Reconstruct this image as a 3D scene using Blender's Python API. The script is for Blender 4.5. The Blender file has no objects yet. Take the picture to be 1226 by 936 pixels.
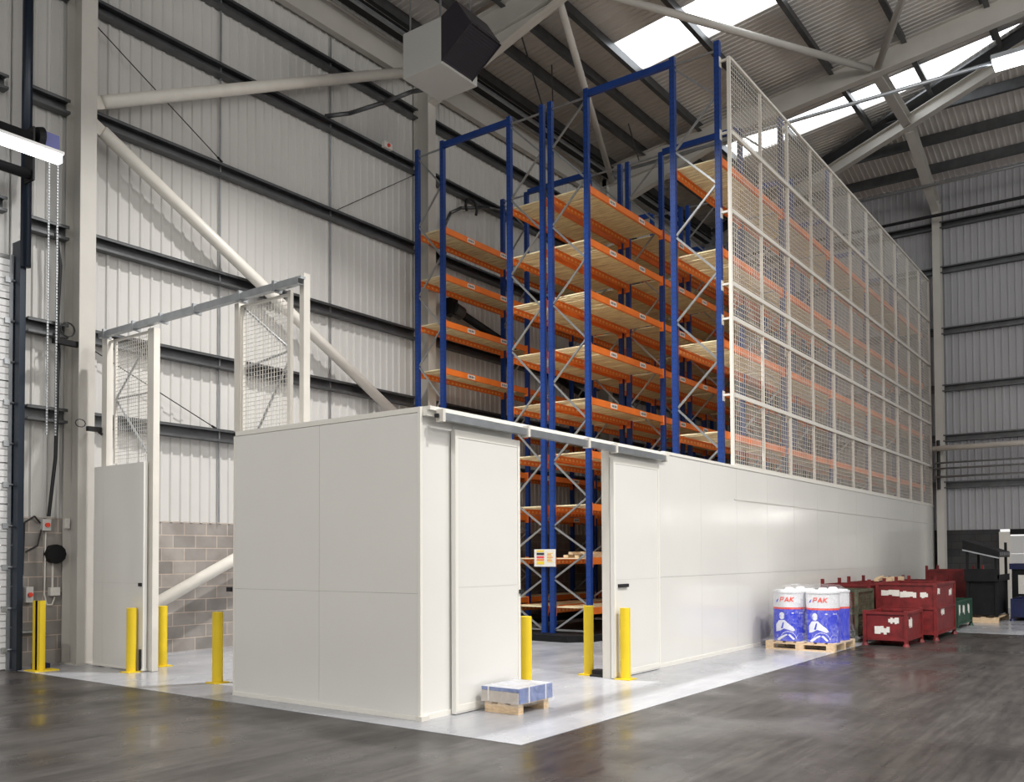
import bpy, math, random
from mathutils import Vector
random.seed(7)
S = bpy.context.scene
COL = S.collection

# ------------------------------------------------------------------ camera
F_PX, CY = 1077.39, 636.334
YAW, PITCH, ROLL = 0.632521835, 0.0275446284, 0.00444781741
fw = Vector((math.cos(YAW) * math.cos(PITCH), math.sin(YAW) * math.cos(PITCH), math.sin(PITCH)))
rt = Vector((math.sin(YAW), -math.cos(YAW), 0.0))
dn = fw.cross(rt)
c_, s_ = math.cos(ROLL), math.sin(ROLL)
cr = c_ * rt + s_ * dn
cd = -s_ * rt + c_ * dn
cam_data = bpy.data.cameras.new('camera')
cam = bpy.data.objects.new('camera', cam_data)
COL.objects.link(cam)
from mathutils import Matrix
M = Matrix(((cr.x, -cd.x, -fw.x), (cr.y, -cd.y, -fw.y), (cr.z, -cd.z, -fw.z))).to_4x4()
M.translation = Vector((0, 0, 1.65))
cam.matrix_world = M
cam_data.sensor_width = 36.0
cam_data.sensor_fit = 'HORIZONTAL'
cam_data.lens = F_PX / 1226 * 36.0
cam_data.shift_y = (CY - 468) / 1226
cam_data.clip_end = 300
S.camera = cam

# ------------------------------------------------------------------ world, exposure
S.view_settings.view_transform = 'Standard'
S.view_settings.look = 'None'
S.view_settings.gamma = 1
S.view_settings.use_curve_mapping = False
S.view_settings.exposure = 0.0
w = bpy.data.worlds.new('world'); S.world = w; w.use_nodes = True
w.node_tree.nodes['Background'].inputs[0].default_value = (1.0, 0.985, 0.96, 1)
w.node_tree.nodes['Background'].inputs[1].default_value = 1.1


def lamp(name, loc, power, size=0.6, color=(1, 0.96, 0.9), target=None, spread=180, shape='DISK'):
    d = bpy.data.lights.new(name, 'AREA')
    d.shape = shape; d.size = size; d.energy = power; d.color = color
    d.spread = math.radians(spread)
    o = bpy.data.objects.new(name, d); COL.objects.link(o)
    o.location = loc
    if target is None:
        target = (loc[0], loc[1], 0)
    o.rotation_euler = (Vector(target) - Vector(loc)).to_track_quat('-Z', 'Y').to_euler()
    return o


# high bay lamps of the hall (above and behind the frame)
LAMPS = [
    ((10.0, 8.4, 12.3), 820, 115),
    ((-4.0, 4.0, 12.6), 900, 150),
    ((8.5, -1.5, 12.6), 900, 150),
    ((14.0, -2.5, 12.6), 560, 140),
    ((7.5, -11.0, 12.6), 900, 150),
    ((16.0, -12.0, 12.6), 450, 150),
]
for k, (p, e, sp) in enumerate(LAMPS):
    lamp('high_bay_lamp', p, e, 0.55, (1, 0.975, 0.94), spread=sp)


# unseen point lights added as fill for roof, upper walls and racks
for p, e in (((-4.0, 3.0, 10.8), 260), ((8.0, -3.0, 11.2), 520), ((15.0, -4.0, 11.4), 520), ((3.0, 9.0, 11.6), 30), ((0.0, -9.0, 11.2), 500)):
    d = bpy.data.lights.new('uplight_fill', 'POINT'); d.energy = e; d.shadow_soft_size = 0.35; d.color = (1, 0.97, 0.92)
    o = bpy.data.objects.new('uplight_fill', d); COL.objects.link(o); o.location = p

# ------------------------------------------------------------------ materials
def mat(name, col, rough=0.5, metal=0.0, var=0.0, vscale=3.0, bump=0.0, bscale=40.0, coat=0.0, emit=None, stretch=None, spec=0.5):
    m = bpy.data.materials.new(name); m.use_nodes = True
    nt = m.node_tree; b = nt.nodes['Principled BSDF']
    b.inputs['Base Color'].default_value = (*col, 1)
    b.inputs['Roughness'].default_value = rough
    b.inputs['Metallic'].default_value = metal
    b.inputs['Specular IOR Level'].default_value = spec
    if coat:
        b.inputs['Coat Weight'].default_value = coat
        b.inputs['Coat Roughness'].default_value = 0.15
    if emit:
        b.inputs['Emission Color'].default_value = (*emit[0], 1)
        b.inputs['Emission Strength'].default_value = emit[1]
    if var or bump:
        geo = nt.nodes.new('ShaderNodeNewGeometry')
        mp = nt.nodes.new('ShaderNodeMapping')
        mp.inputs['Scale'].default_value = stretch or (1, 1, 1)
        nt.links.new(geo.outputs['Position'], mp.inputs['Vector'])
    if var:
        n = nt.nodes.new('ShaderNodeTexNoise'); n.inputs['Scale'].default_value = vscale
        n.inputs['Detail'].default_value = 6
        nt.links.new(mp.outputs[0], n.inputs['Vector'])
        r = nt.nodes.new('ShaderNodeValToRGB')
        r.color_ramp.elements[0].position = 0.32; r.color_ramp.elements[1].position = 0.68
        r.color_ramp.elements[0].color = (*[max(0, c * (1 - var)) for c in col], 1)
        r.color_ramp.elements[1].color = (*[min(1, c * (1 + var)) for c in col], 1)
        nt.links.new(n.outputs['Fac'], r.inputs[0]); nt.links.new(r.outputs[0], b.inputs['Base Color'])
    if bump:
        n2 = nt.nodes.new('ShaderNodeTexNoise'); n2.inputs['Scale'].default_value = bscale
        nt.links.new(mp.outputs[0], n2.inputs['Vector'])
        bp = nt.nodes.new('ShaderNodeBump'); bp.inputs['Strength'].default_value = bump
        bp.inputs['Distance'].default_value = 0.02
        nt.links.new(n2.outputs['Fac'], bp.inputs['Height']); nt.links.new(bp.outputs[0], b.inputs['Normal'])
    return m


def block_mat(name, axis, c1, c2, mortar):
    m = bpy.data.materials.new(name); m.use_nodes = True
    nt = m.node_tree; b = nt.nodes['Principled BSDF']; b.inputs['Roughness'].default_value = 0.85
    geo = nt.nodes.new('ShaderNodeNewGeometry'); sx = nt.nodes.new('ShaderNodeSeparateXYZ'); cx = nt.nodes.new('ShaderNodeCombineXYZ')
    nt.links.new(geo.outputs['Position'], sx.inputs[0])
    nt.links.new(sx.outputs[axis], cx.inputs[0]); nt.links.new(sx.outputs[2], cx.inputs[1])
    br = nt.nodes.new('ShaderNodeTexBrick')
    br.inputs['Scale'].default_value = 1.0
    br.inputs['Brick Width'].default_value = 0.45; br.inputs['Row Height'].default_value = 0.228
    br.inputs['Mortar Size'].default_value = 0.008
    br.inputs['Color1'].default_value = (*c1, 1); br.inputs['Color2'].default_value = (*c2, 1)
    br.inputs['Mortar'].default_value = (*mortar, 1)
    nt.links.new(cx.outputs[0], br.inputs['Vector'])
    n = nt.nodes.new('ShaderNodeTexNoise'); n.inputs['Scale'].default_value = 2.2; n.inputs['Detail'].default_value = 8
    nt.links.new(geo.outputs['Position'], n.inputs['Vector'])
    mx = nt.nodes.new('ShaderNodeMix'); mx.data_type = 'RGBA'; mx.blend_type = 'MULTIPLY'; mx.inputs[0].default_value = 0.55
    nt.links.new(br.outputs['Color'], mx.inputs[6])
    rr = nt.nodes.new('ShaderNodeValToRGB'); rr.color_ramp.elements[0].position = 0.35; rr.color_ramp.elements[1].position = 0.6
    rr.color_ramp.elements[0].color = (0.55, 0.52, 0.5, 1); rr.color_ramp.elements[1].color = (1, 1, 1, 1)
    nt.links.new(n.outputs['Fac'], rr.inputs[0]); nt.links.new(rr.outputs[0], mx.inputs[7])
    nt.links.new(mx.outputs[2], b.inputs['Base Color'])
    bp = nt.nodes.new('ShaderNodeBump'); bp.inputs['Strength'].default_value = 0.5; bp.inputs['Distance'].default_value = 0.01
    inv = nt.nodes.new('ShaderNodeMath'); inv.operation = 'SUBTRACT'; inv.inputs[0].default_value = 1
    nt.links.new(br.outputs['Fac'], inv.inputs[1]); nt.links.new(inv.outputs[0], bp.inputs['Height'])
    nt.links.new(bp.outputs[0], b.inputs['Normal'])
    return m


SCR = 0.0


def floor_mat(name, lo, hi, r0, r1, streak, bumpy, scratch=0.45):
    m = bpy.data.materials.new(name); m.use_nodes = True
    nt = m.node_tree; b = nt.nodes['Principled BSDF']
    geo = nt.nodes.new('ShaderNodeNewGeometry')
    mp = nt.nodes.new('ShaderNodeMapping'); mp.inputs['Rotation'].default_value = (0, 0, 0.5); mp.inputs['Scale'].default_value = streak
    nt.links.new(geo.outputs['Position'], mp.inputs[0])
    n = nt.nodes.new('ShaderNodeTexNoise'); n.inputs['Scale'].default_value = 1.3; n.inputs['Detail'].default_value = 9; n.inputs['Roughness'].default_value = 0.65
    nt.links.new(mp.outputs[0], n.inputs['Vector'])
    r = nt.nodes.new('ShaderNodeValToRGB'); r.color_ramp.elements[0].position = 0.3; r.color_ramp.elements[1].position = 0.72
    r.color_ramp.elements[0].color = (*lo, 1); r.color_ramp.elements[1].color = (*hi, 1)
    nt.links.new(n.outputs['Fac'], r.inputs[0])
    mp2 = nt.nodes.new('ShaderNodeMapping'); mp2.inputs['Rotation'].default_value = (0, 0, -SCR); mp2.inputs['Scale'].default_value = (0.5, 9, 1)
    nt.links.new(geo.outputs['Position'], mp2.inputs[0])
    ns = nt.nodes.new('ShaderNodeTexNoise'); ns.inputs['Scale'].default_value = 1.6; ns.inputs['Detail'].default_value = 8; ns.inputs['Roughness'].default_value = 0.7
    nt.links.new(mp2.outputs[0], ns.inputs['Vector'])
    rs = nt.nodes.new('ShaderNodeValToRGB'); rs.color_ramp.elements[0].position = 0.30; rs.color_ramp.elements[1].position = 0.72
    k0 = 1 - scratch; rs.color_ramp.elements[0].color = (k0, k0, k0, 1); rs.color_ramp.elements[1].color = (1 + scratch, 1 + scratch, 1 + scratch, 1)
    nt.links.new(ns.outputs['Fac'], rs.inputs[0])
    mm = nt.nodes.new('ShaderNodeMix'); mm.data_type = 'RGBA'; mm.blend_type = 'MULTIPLY'; mm.inputs[0].default_value = 1.0
    nt.links.new(r.outputs[0], mm.inputs[6]); nt.links.new(rs.outputs[0], mm.inputs[7]); nt.links.new(mm.outputs[2], b.inputs['Base Color'])
    n2 = nt.nodes.new('ShaderNodeTexNoise'); n2.inputs['Scale'].default_value = 0.9; n2.inputs['Detail'].default_value = 7
    nt.links.new(geo.outputs['Position'], n2.inputs['Vector'])
    mr = nt.nodes.new('ShaderNodeMapRange'); mr.inputs[1].default_value = 0.35; mr.inputs[2].default_value = 0.65
    mr.inputs[3].default_value = r0; mr.inputs[4].default_value = r1
    nt.links.new(n2.outputs['Fac'], mr.inputs[0]); nt.links.new(mr.outputs[0], b.inputs['Roughness'])
    n3 = nt.nodes.new('ShaderNodeTexNoise'); n3.inputs['Scale'].default_value = 9; n3.inputs['Detail'].default_value = 5
    nt.links.new(mp.outputs[0], n3.inputs['Vector'])
    b.inputs['Specular IOR Level'].default_value = 0.38
    bp = nt.nodes.new('ShaderNodeBump'); bp.inputs['Strength'].default_value = bumpy; bp.inputs['Distance'].default_value = 0.01
    nt.links.new(n3.outputs['Fac'], bp.inputs['Height']); nt.links.new(bp.outputs[0], b.inputs['Normal'])
    return m


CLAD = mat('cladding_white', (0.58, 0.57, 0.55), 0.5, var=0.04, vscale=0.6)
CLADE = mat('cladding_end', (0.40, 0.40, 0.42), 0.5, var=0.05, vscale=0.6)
ROOFM = mat('roof_liner', (0.68, 0.645, 0.61), 0.55, var=0.05, vscale=0.5)
GALV = mat('galvanised_dark', (0.13, 0.135, 0.14), 0.42, 0.75, var=0.15, vscale=4)
GALVL = mat('galvanised_light', (0.42, 0.44, 0.46), 0.35, 0.8, var=0.1, vscale=6)
STEEL = mat('painted_steel', (0.54, 0.52, 0.48), 0.5, var=0.05, vscale=1.5)
STEELW = mat('painted_steel_white', (0.72, 0.69, 0.63), 0.4, var=0.04, vscale=3)
PANEL = mat('white_panel', (0.78, 0.77, 0.735), 0.17, var=0.02, vscale=0.7, bump=0.06, bscale=1.2)
TRIM = mat('white_trim', (0.82, 0.80, 0.74), 0.4)
SEAM = mat('seam_grey', (0.60, 0.585, 0.55), 0.6)
MESHW = mat('mesh_white', (0.74, 0.71, 0.65), 0.45)
BLUE = mat('rack_blue', (0.006, 0.040, 0.21), 0.38, var=0.12, vscale=4)
ORANGE = mat('rack_orange', (0.88, 0.21, 0.03), 0.42, var=0.08, vscale=3)
ORANGEL = mat('rack_orange_hole', (0.95, 0.50, 0.18), 0.5)
HOLE = mat('hole_dark', (0.01, 0.015, 0.04), 0.7)
WOOD = mat('deck_wood', (0.92, 0.71, 0.45), 0.7, var=0.30, vscale=3.5, stretch=(7, 0.7, 1))
WOODL = mat('pallet_wood', (0.70, 0.52, 0.33), 0.7, var=0.18, vscale=7, stretch=(2, 2, 6))
BLACK = mat('black_rubber', (0.012, 0.012, 0.013), 0.6)
BLACKM = mat('black_metal', (0.008, 0.008, 0.009), 0.55, var=0.3, vscale=5, spec=0.25)
NAVY = mat('dark_slate_tube', (0.012, 0.02, 0.036), 0.3, 0.3)
YEL = mat('safety_yellow', (0.86, 0.62, 0.02), 0.42, var=0.04, vscale=4)
RED = mat('bin_red', (0.17, 0.012, 0.013), 0.5, var=0.3, vscale=7, bump=0.2)
GREEN = mat('bin_green', (0.012, 0.06, 0.035), 0.5, var=0.35, vscale=7, bump=0.2)
OLIVE = mat('cage_olive', (0.07, 0.075, 0.045), 0.6, var=0.5, vscale=9)
BINBLUE = mat('bin_blue', (0.006, 0.012, 0.07), 0.45, var=0.2)
PAPER = mat('paper_white', (0.75, 0.73, 0.68), 0.7, var=0.06, vscale=30)
INK = mat('ink_dark', (0.04, 0.04, 0.05), 0.7)
DRUMW = mat('drum_white', (0.74, 0.75, 0.78), 0.35)
DRUMB = mat('drum_blue', (0.015, 0.035, 0.62), 0.35)
DRUMR = mat('drum_red', (0.80, 0.06, 0.03), 0.4)
FIGW = mat('print_white', (0.80, 0.82, 0.92), 0.4)
CARD = mat('parcel_tan', (0.52, 0.46, 0.40), 0.6, var=0.08, vscale=9)
PBLUE = mat('parcel_blue', (0.17, 0.22, 0.42), 0.5, var=0.25, vscale=14)
HEAT = mat('heater_casing', (0.50, 0.50, 0.48), 0.5)
LOUV = mat('heater_louvre', (0.025, 0.022, 0.03), 0.45)
ORG_L = mat('label_orange', (0.8, 0.25, 0.03), 0.6)
YEL_L = mat('label_yellow', (0.85, 0.62, 0.05), 0.6)
PINK_L = mat('label_red', (0.75, 0.08, 0.10), 0.6)
DOORW = mat('door_white', (0.66, 0.66, 0.66), 0.4)
SWG = mat('switch_grey', (0.6, 0.6, 0.58), 0.5)
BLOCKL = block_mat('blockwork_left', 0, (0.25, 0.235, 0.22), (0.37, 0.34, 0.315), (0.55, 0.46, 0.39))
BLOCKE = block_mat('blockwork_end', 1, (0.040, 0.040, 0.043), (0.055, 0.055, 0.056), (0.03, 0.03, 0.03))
FLOORD = floor_mat('floor_dark', (0.024, 0.021, 0.020), (0.070, 0.063, 0.059), 0.18, 0.48, (0.5, 2.2, 1), 0.10)
FLOORL = floor_mat('floor_painted', (0.33, 0.34, 0.37), (0.44, 0.45, 0.48), 0.14, 0.32, (0.8, 1.6, 1), 0.05, 0.06)
SKYP = mat('rooflight_glow', (0.9, 0.95, 1.0), 0.5, emit=((0.93, 0.97, 1.0), 3.2))
TUBEL = mat('lamp_glow', (1, 1, 1), 0.5, emit=((0.92, 0.97, 1.0), 5.0))


ADDGLOW = mat('added_light_glow', (1, 1, 1), 0.5, emit=((1.0, 0.97, 0.9), 60.0))  # glow of the added, unseen end wall lights


def film_mat(name, alpha):
    m = bpy.data.materials.new(name); m.use_nodes = True
    nt = m.node_tree; b = nt.nodes['Principled BSDF']
    b.inputs['Base Color'].default_value = (0.85, 0.87, 0.92, 1); b.inputs['Roughness'].default_value = 0.12
    geo = nt.nodes.new('ShaderNodeNewGeometry')
    n = nt.nodes.new('ShaderNodeTexNoise'); n.inputs['Scale'].default_value = 14; n.inputs['Detail'].default_value = 5
    n.inputs['Distortion'].default_value = 1.5
    nt.links.new(geo.outputs['Position'], n.inputs['Vector'])
    mr = nt.nodes.new('ShaderNodeMapRange'); mr.inputs[1].default_value = 0.42; mr.inputs[2].default_value = 0.72
    mr.inputs[3].default_value = alpha; mr.inputs[4].default_value = min(1, alpha + 0.22)
    nt.links.new(n.outputs['Fac'], mr.inputs[0]); nt.links.new(mr.outputs[0], b.inputs['Alpha'])
    bp = nt.nodes.new('ShaderNodeBump'); bp.inputs['Strength'].default_value = 0.6; bp.inputs['Distance'].default_value = 0.02
    nt.links.new(n.outputs['Fac'], bp.inputs['Height']); nt.links.new(bp.outputs[0], b.inputs['Normal'])
    return m


FILM = film_mat('clear_film', 0.03)

# ------------------------------------------------------------------ mesh helpers
ORG = {}


class MB:
    def __init__(s):
        s.v = []; s.f = []; s.m = []

    def face(s, pts, mi=0):
        b = len(s.v); s.v += [tuple(p) for p in pts]; s.f.append(tuple(range(b, b + len(pts)))); s.m.append(mi); return s

    def box(s, x0, x1, y0, y1, z0, z1, mi=0):
        x0, x1 = min(x0, x1), max(x0, x1); y0, y1 = min(y0, y1), max(y0, y1); z0, z1 = min(z0, z1), max(z0, z1)
        b = len(s.v)
        s.v += [(x0, y0, z0), (x1, y0, z0), (x1, y1, z0), (x0, y1, z0), (x0, y0, z1), (x1, y0, z1), (x1, y1, z1), (x0, y1, z1)]
        for q in ((0, 3, 2, 1), (4, 5, 6, 7), (0, 1, 5, 4), (1, 2, 6, 5), (2, 3, 7, 6), (3, 0, 4, 7)):
            s.f.append(tuple(b + i for i in q)); s.m.append(mi)
        return s

    def prism(s, prof, p, q, u, v, mi=0):
        """sweep the 2D profile (list of (a,b)) from p to q; a along u, b along v"""
        p = Vector(p); q = Vector(q); u = Vector(u); v = Vector(v)
        n = len(prof); b = len(s.v)
        for o in (p, q):
            for a, c in prof:
                s.v.append(tuple(o + u * a + v * c))
        for i in range(n):
            j = (i + 1) % n
            s.f.append((b + i, b + j, b + n + j, b + n + i)); s.m.append(mi)
        s.f.append(tuple(b + i for i in reversed(range(n)))); s.m.append(mi)
        s.f.append(tuple(b + n + i for i in range(n))); s.m.append(mi)
        return s

    def bar(s, p, q, wd, ht=None, mi=0):
        p = Vector(p); q = Vector(q); d = (q - p).normalized()
        ht = ht or wd
        up = Vector((0, 0, 1)) if abs(d.z) < 0.95 else Vector((1, 0, 0))
        u = d.cross(up).normalized(); v = u.cross(d).normalized()
        a, c = wd / 2, ht / 2
        return s.prism([(-a, -c), (a, -c), (a, c), (-a, c)], p, q, u, v, mi)

    def tube(s, p, q, r, n=10, mi=0, r2=None):
        p = Vector(p); q = Vector(q); d = (q - p).normalized()
        up = Vector((0, 0, 1)) if abs(d.z) < 0.95 else Vector((1, 0, 0))
        u = d.cross(up).normalized(); v = u.cross(d).normalized()
        r2 = r if r2 is None else r2
        b = len(s.v)
        for o, rr in ((p, r), (q, r2)):
            for i in range(n):
                t = 2 * math.pi * i / n
                s.v.append(tuple(o + u * math.cos(t) * rr + v * math.sin(t) * rr))
        for i in range(n):
            j = (i + 1) % n
            s.f.append((b + i, b + j, b + n + j, b + n + i)); s.m.append(mi)
        s.f.append(tuple(b + i for i in reversed(range(n)))); s.m.append(mi)
        s.f.append(tuple(b + n + i for i in range(n))); s.m.append(mi)
        return s

    def path(s, pts, r, n=8, mi=0):
        for a, c in zip(pts, pts[1:]):
            s.tube(a, c, r, n, mi)
        return s

    def ibeam(s, p, q, dep, wid, tf=0.025, tw=0.018, v=(0, 0, 1), u=None, mi=0):
        """I section: depth along v, flange width along u"""
        d = (Vector(q) - Vector(p)).normalized(); v = Vector(v)
        u = Vector(u) if u else d.cross(v).normalized()
        h, w2 = dep / 2, wid / 2
        prof = [(-w2, -h), (w2, -h), (w2, -h + tf), (tw / 2, -h + tf), (tw / 2, h - tf), (w2, h - tf), (w2, h), (-w2, h),
                (-w2, h - tf), (-tw / 2, h - tf), (-tw / 2, -h + tf), (-w2, -h + tf)]
        return s.prism(prof, p, q, u, v, mi)

    def build(s, name, mats, parent=None, org=None, smooth=False, bevel=0):
        if not isinstance(mats, (list, tuple)):
            mats = [mats]
        if parent is not None:
            off = ORG[parent.name]
        else:
            if org is None:
                xs = [p[0] for p in s.v]; ys = [p[1] for p in s.v]; zs = [p[2] for p in s.v]
                org = ((min(xs) + max(xs)) / 2, (min(ys) + max(ys)) / 2, min(zs))
            off = org
        me = bpy.data.meshes.new(name)
        me.from_pydata([(p[0] - off[0], p[1] - off[1], p[2] - off[2]) for p in s.v], [], s.f)
        for m in mats:
            me.materials.append(m)
        if len(mats) > 1:
            me.polygons.foreach_set('material_index', s.m)
        if smooth:
            me.polygons.foreach_set('use_smooth', [True] * len(me.polygons))
        me.update()
        o = bpy.data.objects.new(name, me); COL.objects.link(o)
        if parent is not None:
            o.parent = parent
        else:
            o.location = off
        ORG[o.name] = off
        if bevel:
            md = o.modifiers.new('bevel', 'BEVEL'); md.width = bevel; md.segments = 2; md.limit_method = 'ANGLE'
        return o


def thing(name, label, cat, loc, group=None):
    o = bpy.data.objects.new(name, None); COL.objects.link(o)
    o.empty_display_size = 0.1
    o.location = loc; ORG[o.name] = tuple(loc)
    o['label'] = label; o['category'] = cat
    if group:
        o['group'] = group
    return o


def tag(o, label, cat, group=None):
    o['label'] = label; o['category'] = cat
    if group:
        o['group'] = group
    return o


def struct(o):
    o['kind'] = 'structure'; return o


def copy_thing(root, loc, label, rot=None):
    c = root.copy(); COL.objects.link(c); c.location = loc; c['label'] = label
    if rot is not None:
        c.rotation_euler = rot
    for ch in root.children:
        d = ch.copy(); COL.objects.link(d); d.parent = c
        for g in ch.children:
            e = g.copy(); COL.objects.link(e); e.parent = d
    return c


ORD = ['topmost', 'second from the top', 'third from the top', 'fourth from the top', 'fifth from the top', 'sixth from the top', 'seventh from the top']

# ------------------------------------------------------------------ key dimensions
YW = 14.15          # left wall sheet
XE = 31.35          # end wall sheet
YF = 6.10           # face of the white partition
XB = 6.76           # left face of the partition box
ZS0, SL = 13.72, 0.12    # roof sheet height at Y=14.15, slope towards -Y
SE = 0.243          # slope of the roof plane above the end wall
HIPK = 0.494


def zroof(y, off=0.0):
    return ZS0 + SL * (YW - y) + off


# ------------------------------------------------------------------ structure: floor
struct(MB().box(-30, 32, -34, 15, -0.2, 0).build('floor', FLOORD, org=(0, 0, -0.2)))
pf = MB()
pf.box(6.42, XE, 4.62, YW, 0.0, 0.004)
pf.box(21.0, XE, -20, 4.62, 0.0, 0.004)
struct(pf.build('floor', FLOORL, org=(15, 8, 0)))

# left wall cladding: trapezoid ribs
PITCH_W = 0.2
door_x1 = 6.42


def ribbed_wall(mb, a0, a1, z0, z1f, along, off, sign, pitch=0.2, depth=0.028, z0f=None):
    """wall of vertical ribs; along 'x' at y=off or 'y' at x=off; sign = direction of the ribs out of the wall"""
    n = int(round((a1 - a0) / pitch)); prof = []
    for i in range(n):
        a = a0 + i * pitch
        prof += [(a, 0), (a + pitch * 0.62, 0), (a + pitch * 0.72, depth), (a + pitch * 0.90, depth)]
    prof.append((a0 + n * pitch, 0))
    for (a, d), (b, e) in zip(prof, prof[1:]):
        za, zb = z1f(a), z1f(b)
        ya = z0 if z0f is None else z0f(a); yb = z0 if z0f is None else z0f(b)
        if along == 'x':
            mb.face([(a, off + sign * d, ya), (b, off + sign * e, yb), (b, off + sign * e, zb), (a, off + sign * d, za)])
        else:
            mb.face([(off + sign * d, a, ya), (off + sign * e, b, yb), (off + sign * e, b, zb), (off + sign * d, a, za)])


wl = MB()
ribbed_wall(wl, door_x1, XE, 2.28, lambda a: ZS0, 'x', YW, -1)
ribbed_wall(wl, -20 + 0.02, door_x1, 6.25, lambda a: ZS0, 'x', YW, -1)
wl.box(-20, XE, YW + 0.03, YW + 0.12, 2.2, ZS0)
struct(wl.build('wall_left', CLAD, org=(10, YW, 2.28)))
bw = MB()
bw.box(door_x1 + 0.02, XE, YW - 0.01, YW + 0.2, 0, 2.29)
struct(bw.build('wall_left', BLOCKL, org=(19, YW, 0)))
wbk = MB().box(-20, 2.1, YW, YW + 0.1, 0, 6.3)
struct(wbk.build('wall_left', CLAD))

# end wall
we = MB()
ribbed_wall(we, -20.05, YW, 2.42, lambda a: ZS0, 'y', XE, -1, pitch=0.2)
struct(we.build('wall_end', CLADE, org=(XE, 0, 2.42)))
wb = MB(); wb.box(XE - 0.1, XE + 0.1, 4.28, YW, 0, 2.42); wb.box(XE - 0.1, XE + 0.1, -20, -0.6, 0, 2.42)
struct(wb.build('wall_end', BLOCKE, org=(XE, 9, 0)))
# rest of the hall behind the camera


# roof plane 1 : ribs run along Y
def hipx(y):
    return XE - HIPK * (YW - y)


def yend(x):
    return max(-34.0, YW - (XE - x) / HIPK)


rf = MB(); sky_cut = [(18.95, 20.35), (25.75, 26.8)]


def roof_strip(mb, x0, x1, z0, z1, ya, yb):
    ya0, yb0 = ya, yb
    e0 = max(ya0, yend(x0)); e1 = max(ya0, yend(x1))
    if yb0 <= e0 and yb0 <= e1:
        return
    mb.face([(x0, yb0, zroof(yb0, z0)), (x1, yb0, zroof(yb0, z1)), (x1, min(e1, yb0), zroof(min(e1, yb0), z1)), (x0, min(e0, yb0), zroof(min(e0, yb0), z0))])


x = -29.9; p = 0.17
while x < XE - 0.01:
    cut = any(a - 0.02 < x + p / 2 < b + 0.02 for a, b in sky_cut)
    segs = [(x, x + p * .62, 0, 0), (x + p * .62, x + p * .70, 0, -.024), (x + p * .70, x + p * .92, -.024, -.024), (x + p * .92, x + p, -.024, 0)]
    for a, b, c, d in segs:
        b = min(b, XE)
        if a >= XE: continue
        if cut:
            roof_strip(rf, a, b, c, d, 10.85, YW)
            roof_strip(rf, a, b, c, d, -34, -14)
        else:
            roof_strip(rf, a, b, c, d, -34, YW)
    x += p
struct(rf.build('ceiling', ROOFM, org=(0, 0, ZS0)))
# roof plane 2 : above the end wall, ribs run along X
rf2 = MB(); y = YW; p = 0.17


def zr2(x, off=0.0):
    return ZS0 + SE * (XE - x) + off


while y > -20:
    for a, b, c, d in [(0, p * .62, 0, 0), (p * .62, p * .70, 0, -.024), (p * .70, p * .92, -.024, -.024), (p * .92, p, -.024, 0)]:
        ya, yb = y - a, y - b
        rf2.face([(XE, ya, zr2(XE, c)), (XE, yb, zr2(XE, d)), (hipx(yb), yb, zr2(hipx(yb), d)), (hipx(ya), ya, zr2(hipx(ya), c))])
    y -= p
struct(rf2.build('ceiling', ROOFM, org=(XE, 0, ZS0)))
leak_cover = MB(); P0 = Vector((hipx(YW), YW, ZS0 + 0.05)); P1 = Vector((hipx(-16), -16, zroof(-16, 0.05)))
leak_cover.bar(P0, P1, 0.9, 0.02)  # unseen strip added above the hip to stop world light leaking through
struct(leak_cover.build('ceiling', ROOFM))
# rooflights
for k, (a, b) in enumerate(sky_cut):
    m = MB()
    yb = 10.85
    e0, e1 = max(-14, yend(a)), max(-14, yend(b))
    for d in (0.02,):
        m.face([(a, yb, zroof(yb, d)), (b, yb, zroof(yb, d)), (b, e1, zroof(e1, d)), (a, e0, zroof(e0, d))])
    struct(m.build('window_%d' % (k + 1), SKYP, org=((a + b) / 2, 2, ZS0)))


# ------------------------------------------------------------------ columns and rafters
COLX = [7.38, 15.55, 23.72]


def column(xc, label):
    t = thing('steel_column', label, 'column', (xc, 13.9, 0))
    MB().ibeam((xc, 13.88, 0), (xc, 13.88, 13.2), 0.46, 0.26, 0.02, 0.014, v=(0, 1, 0), u=(1, 0, 0)).build('column_shaft', STEEL, t)
    b = MB().box(xc - 0.17, xc + 0.17, 13.6, 14.12, 0, 0.025)
    b.build('base_plate', STEEL, t)
    return t


column(COLX[0], 'tall pale steel column on the left wall beside the roller door')
column(COLX[1], 'tall pale steel column on the left wall just left of the blue racks')
column(COLX[2], 'tall pale steel column on the left wall hidden behind the racks')
column(-0.75, 'tall pale steel column on the left wall beyond the roller door')


def rafter(xc, label, y1=-22):
    t = thing('roof_rafter', label, 'rafter', (xc, 13.7, 13.0))
    z0 = zroof(13.9, -0.28 - 0.3)
    z1 = zroof(y1, -0.28 - 0.3)
    d = Vector((0, y1 - 13.9, z1 - z0)).normalized()
    vv = Vector((1, 0, 0)).cross(d)
    if vv.z < 0: vv = -vv
    MB().ibeam((xc, 13.9, z0), (xc, y1, z1), 0.58, 0.24, 0.022, 0.014, v=vv, u=(1, 0, 0)).build('rafter_beam', STEEL, t)
    # haunch under the beam next to the column
    h = MB()
    zb = lambda y: zroof(y, -0.28 - 0.6)
    for xa, xb in ((xc - 0.008, xc + 0.008),):
        h.prism([(13.65, zb(13.65) - 0.75), (13.65, zb(13.65)), (9.9, zb(9.9)), (9.9, zb(9.9) - 0.04)], (xa, 0, 0), (xb, 0, 0), (0, 1, 0), (0, 0, 1))
    h.prism([(-0.12, -0.012), (0.12, -0.012), (0.12, 0.012), (-0.12, 0.012)], (xc, 13.68, zb(13.65) - 0.76), (xc, 9.9, zb(9.9) - 0.02), (1, 0, 0), (0, 0, 1))
    h.build('haunch', STEEL, t)
    return t


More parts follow.
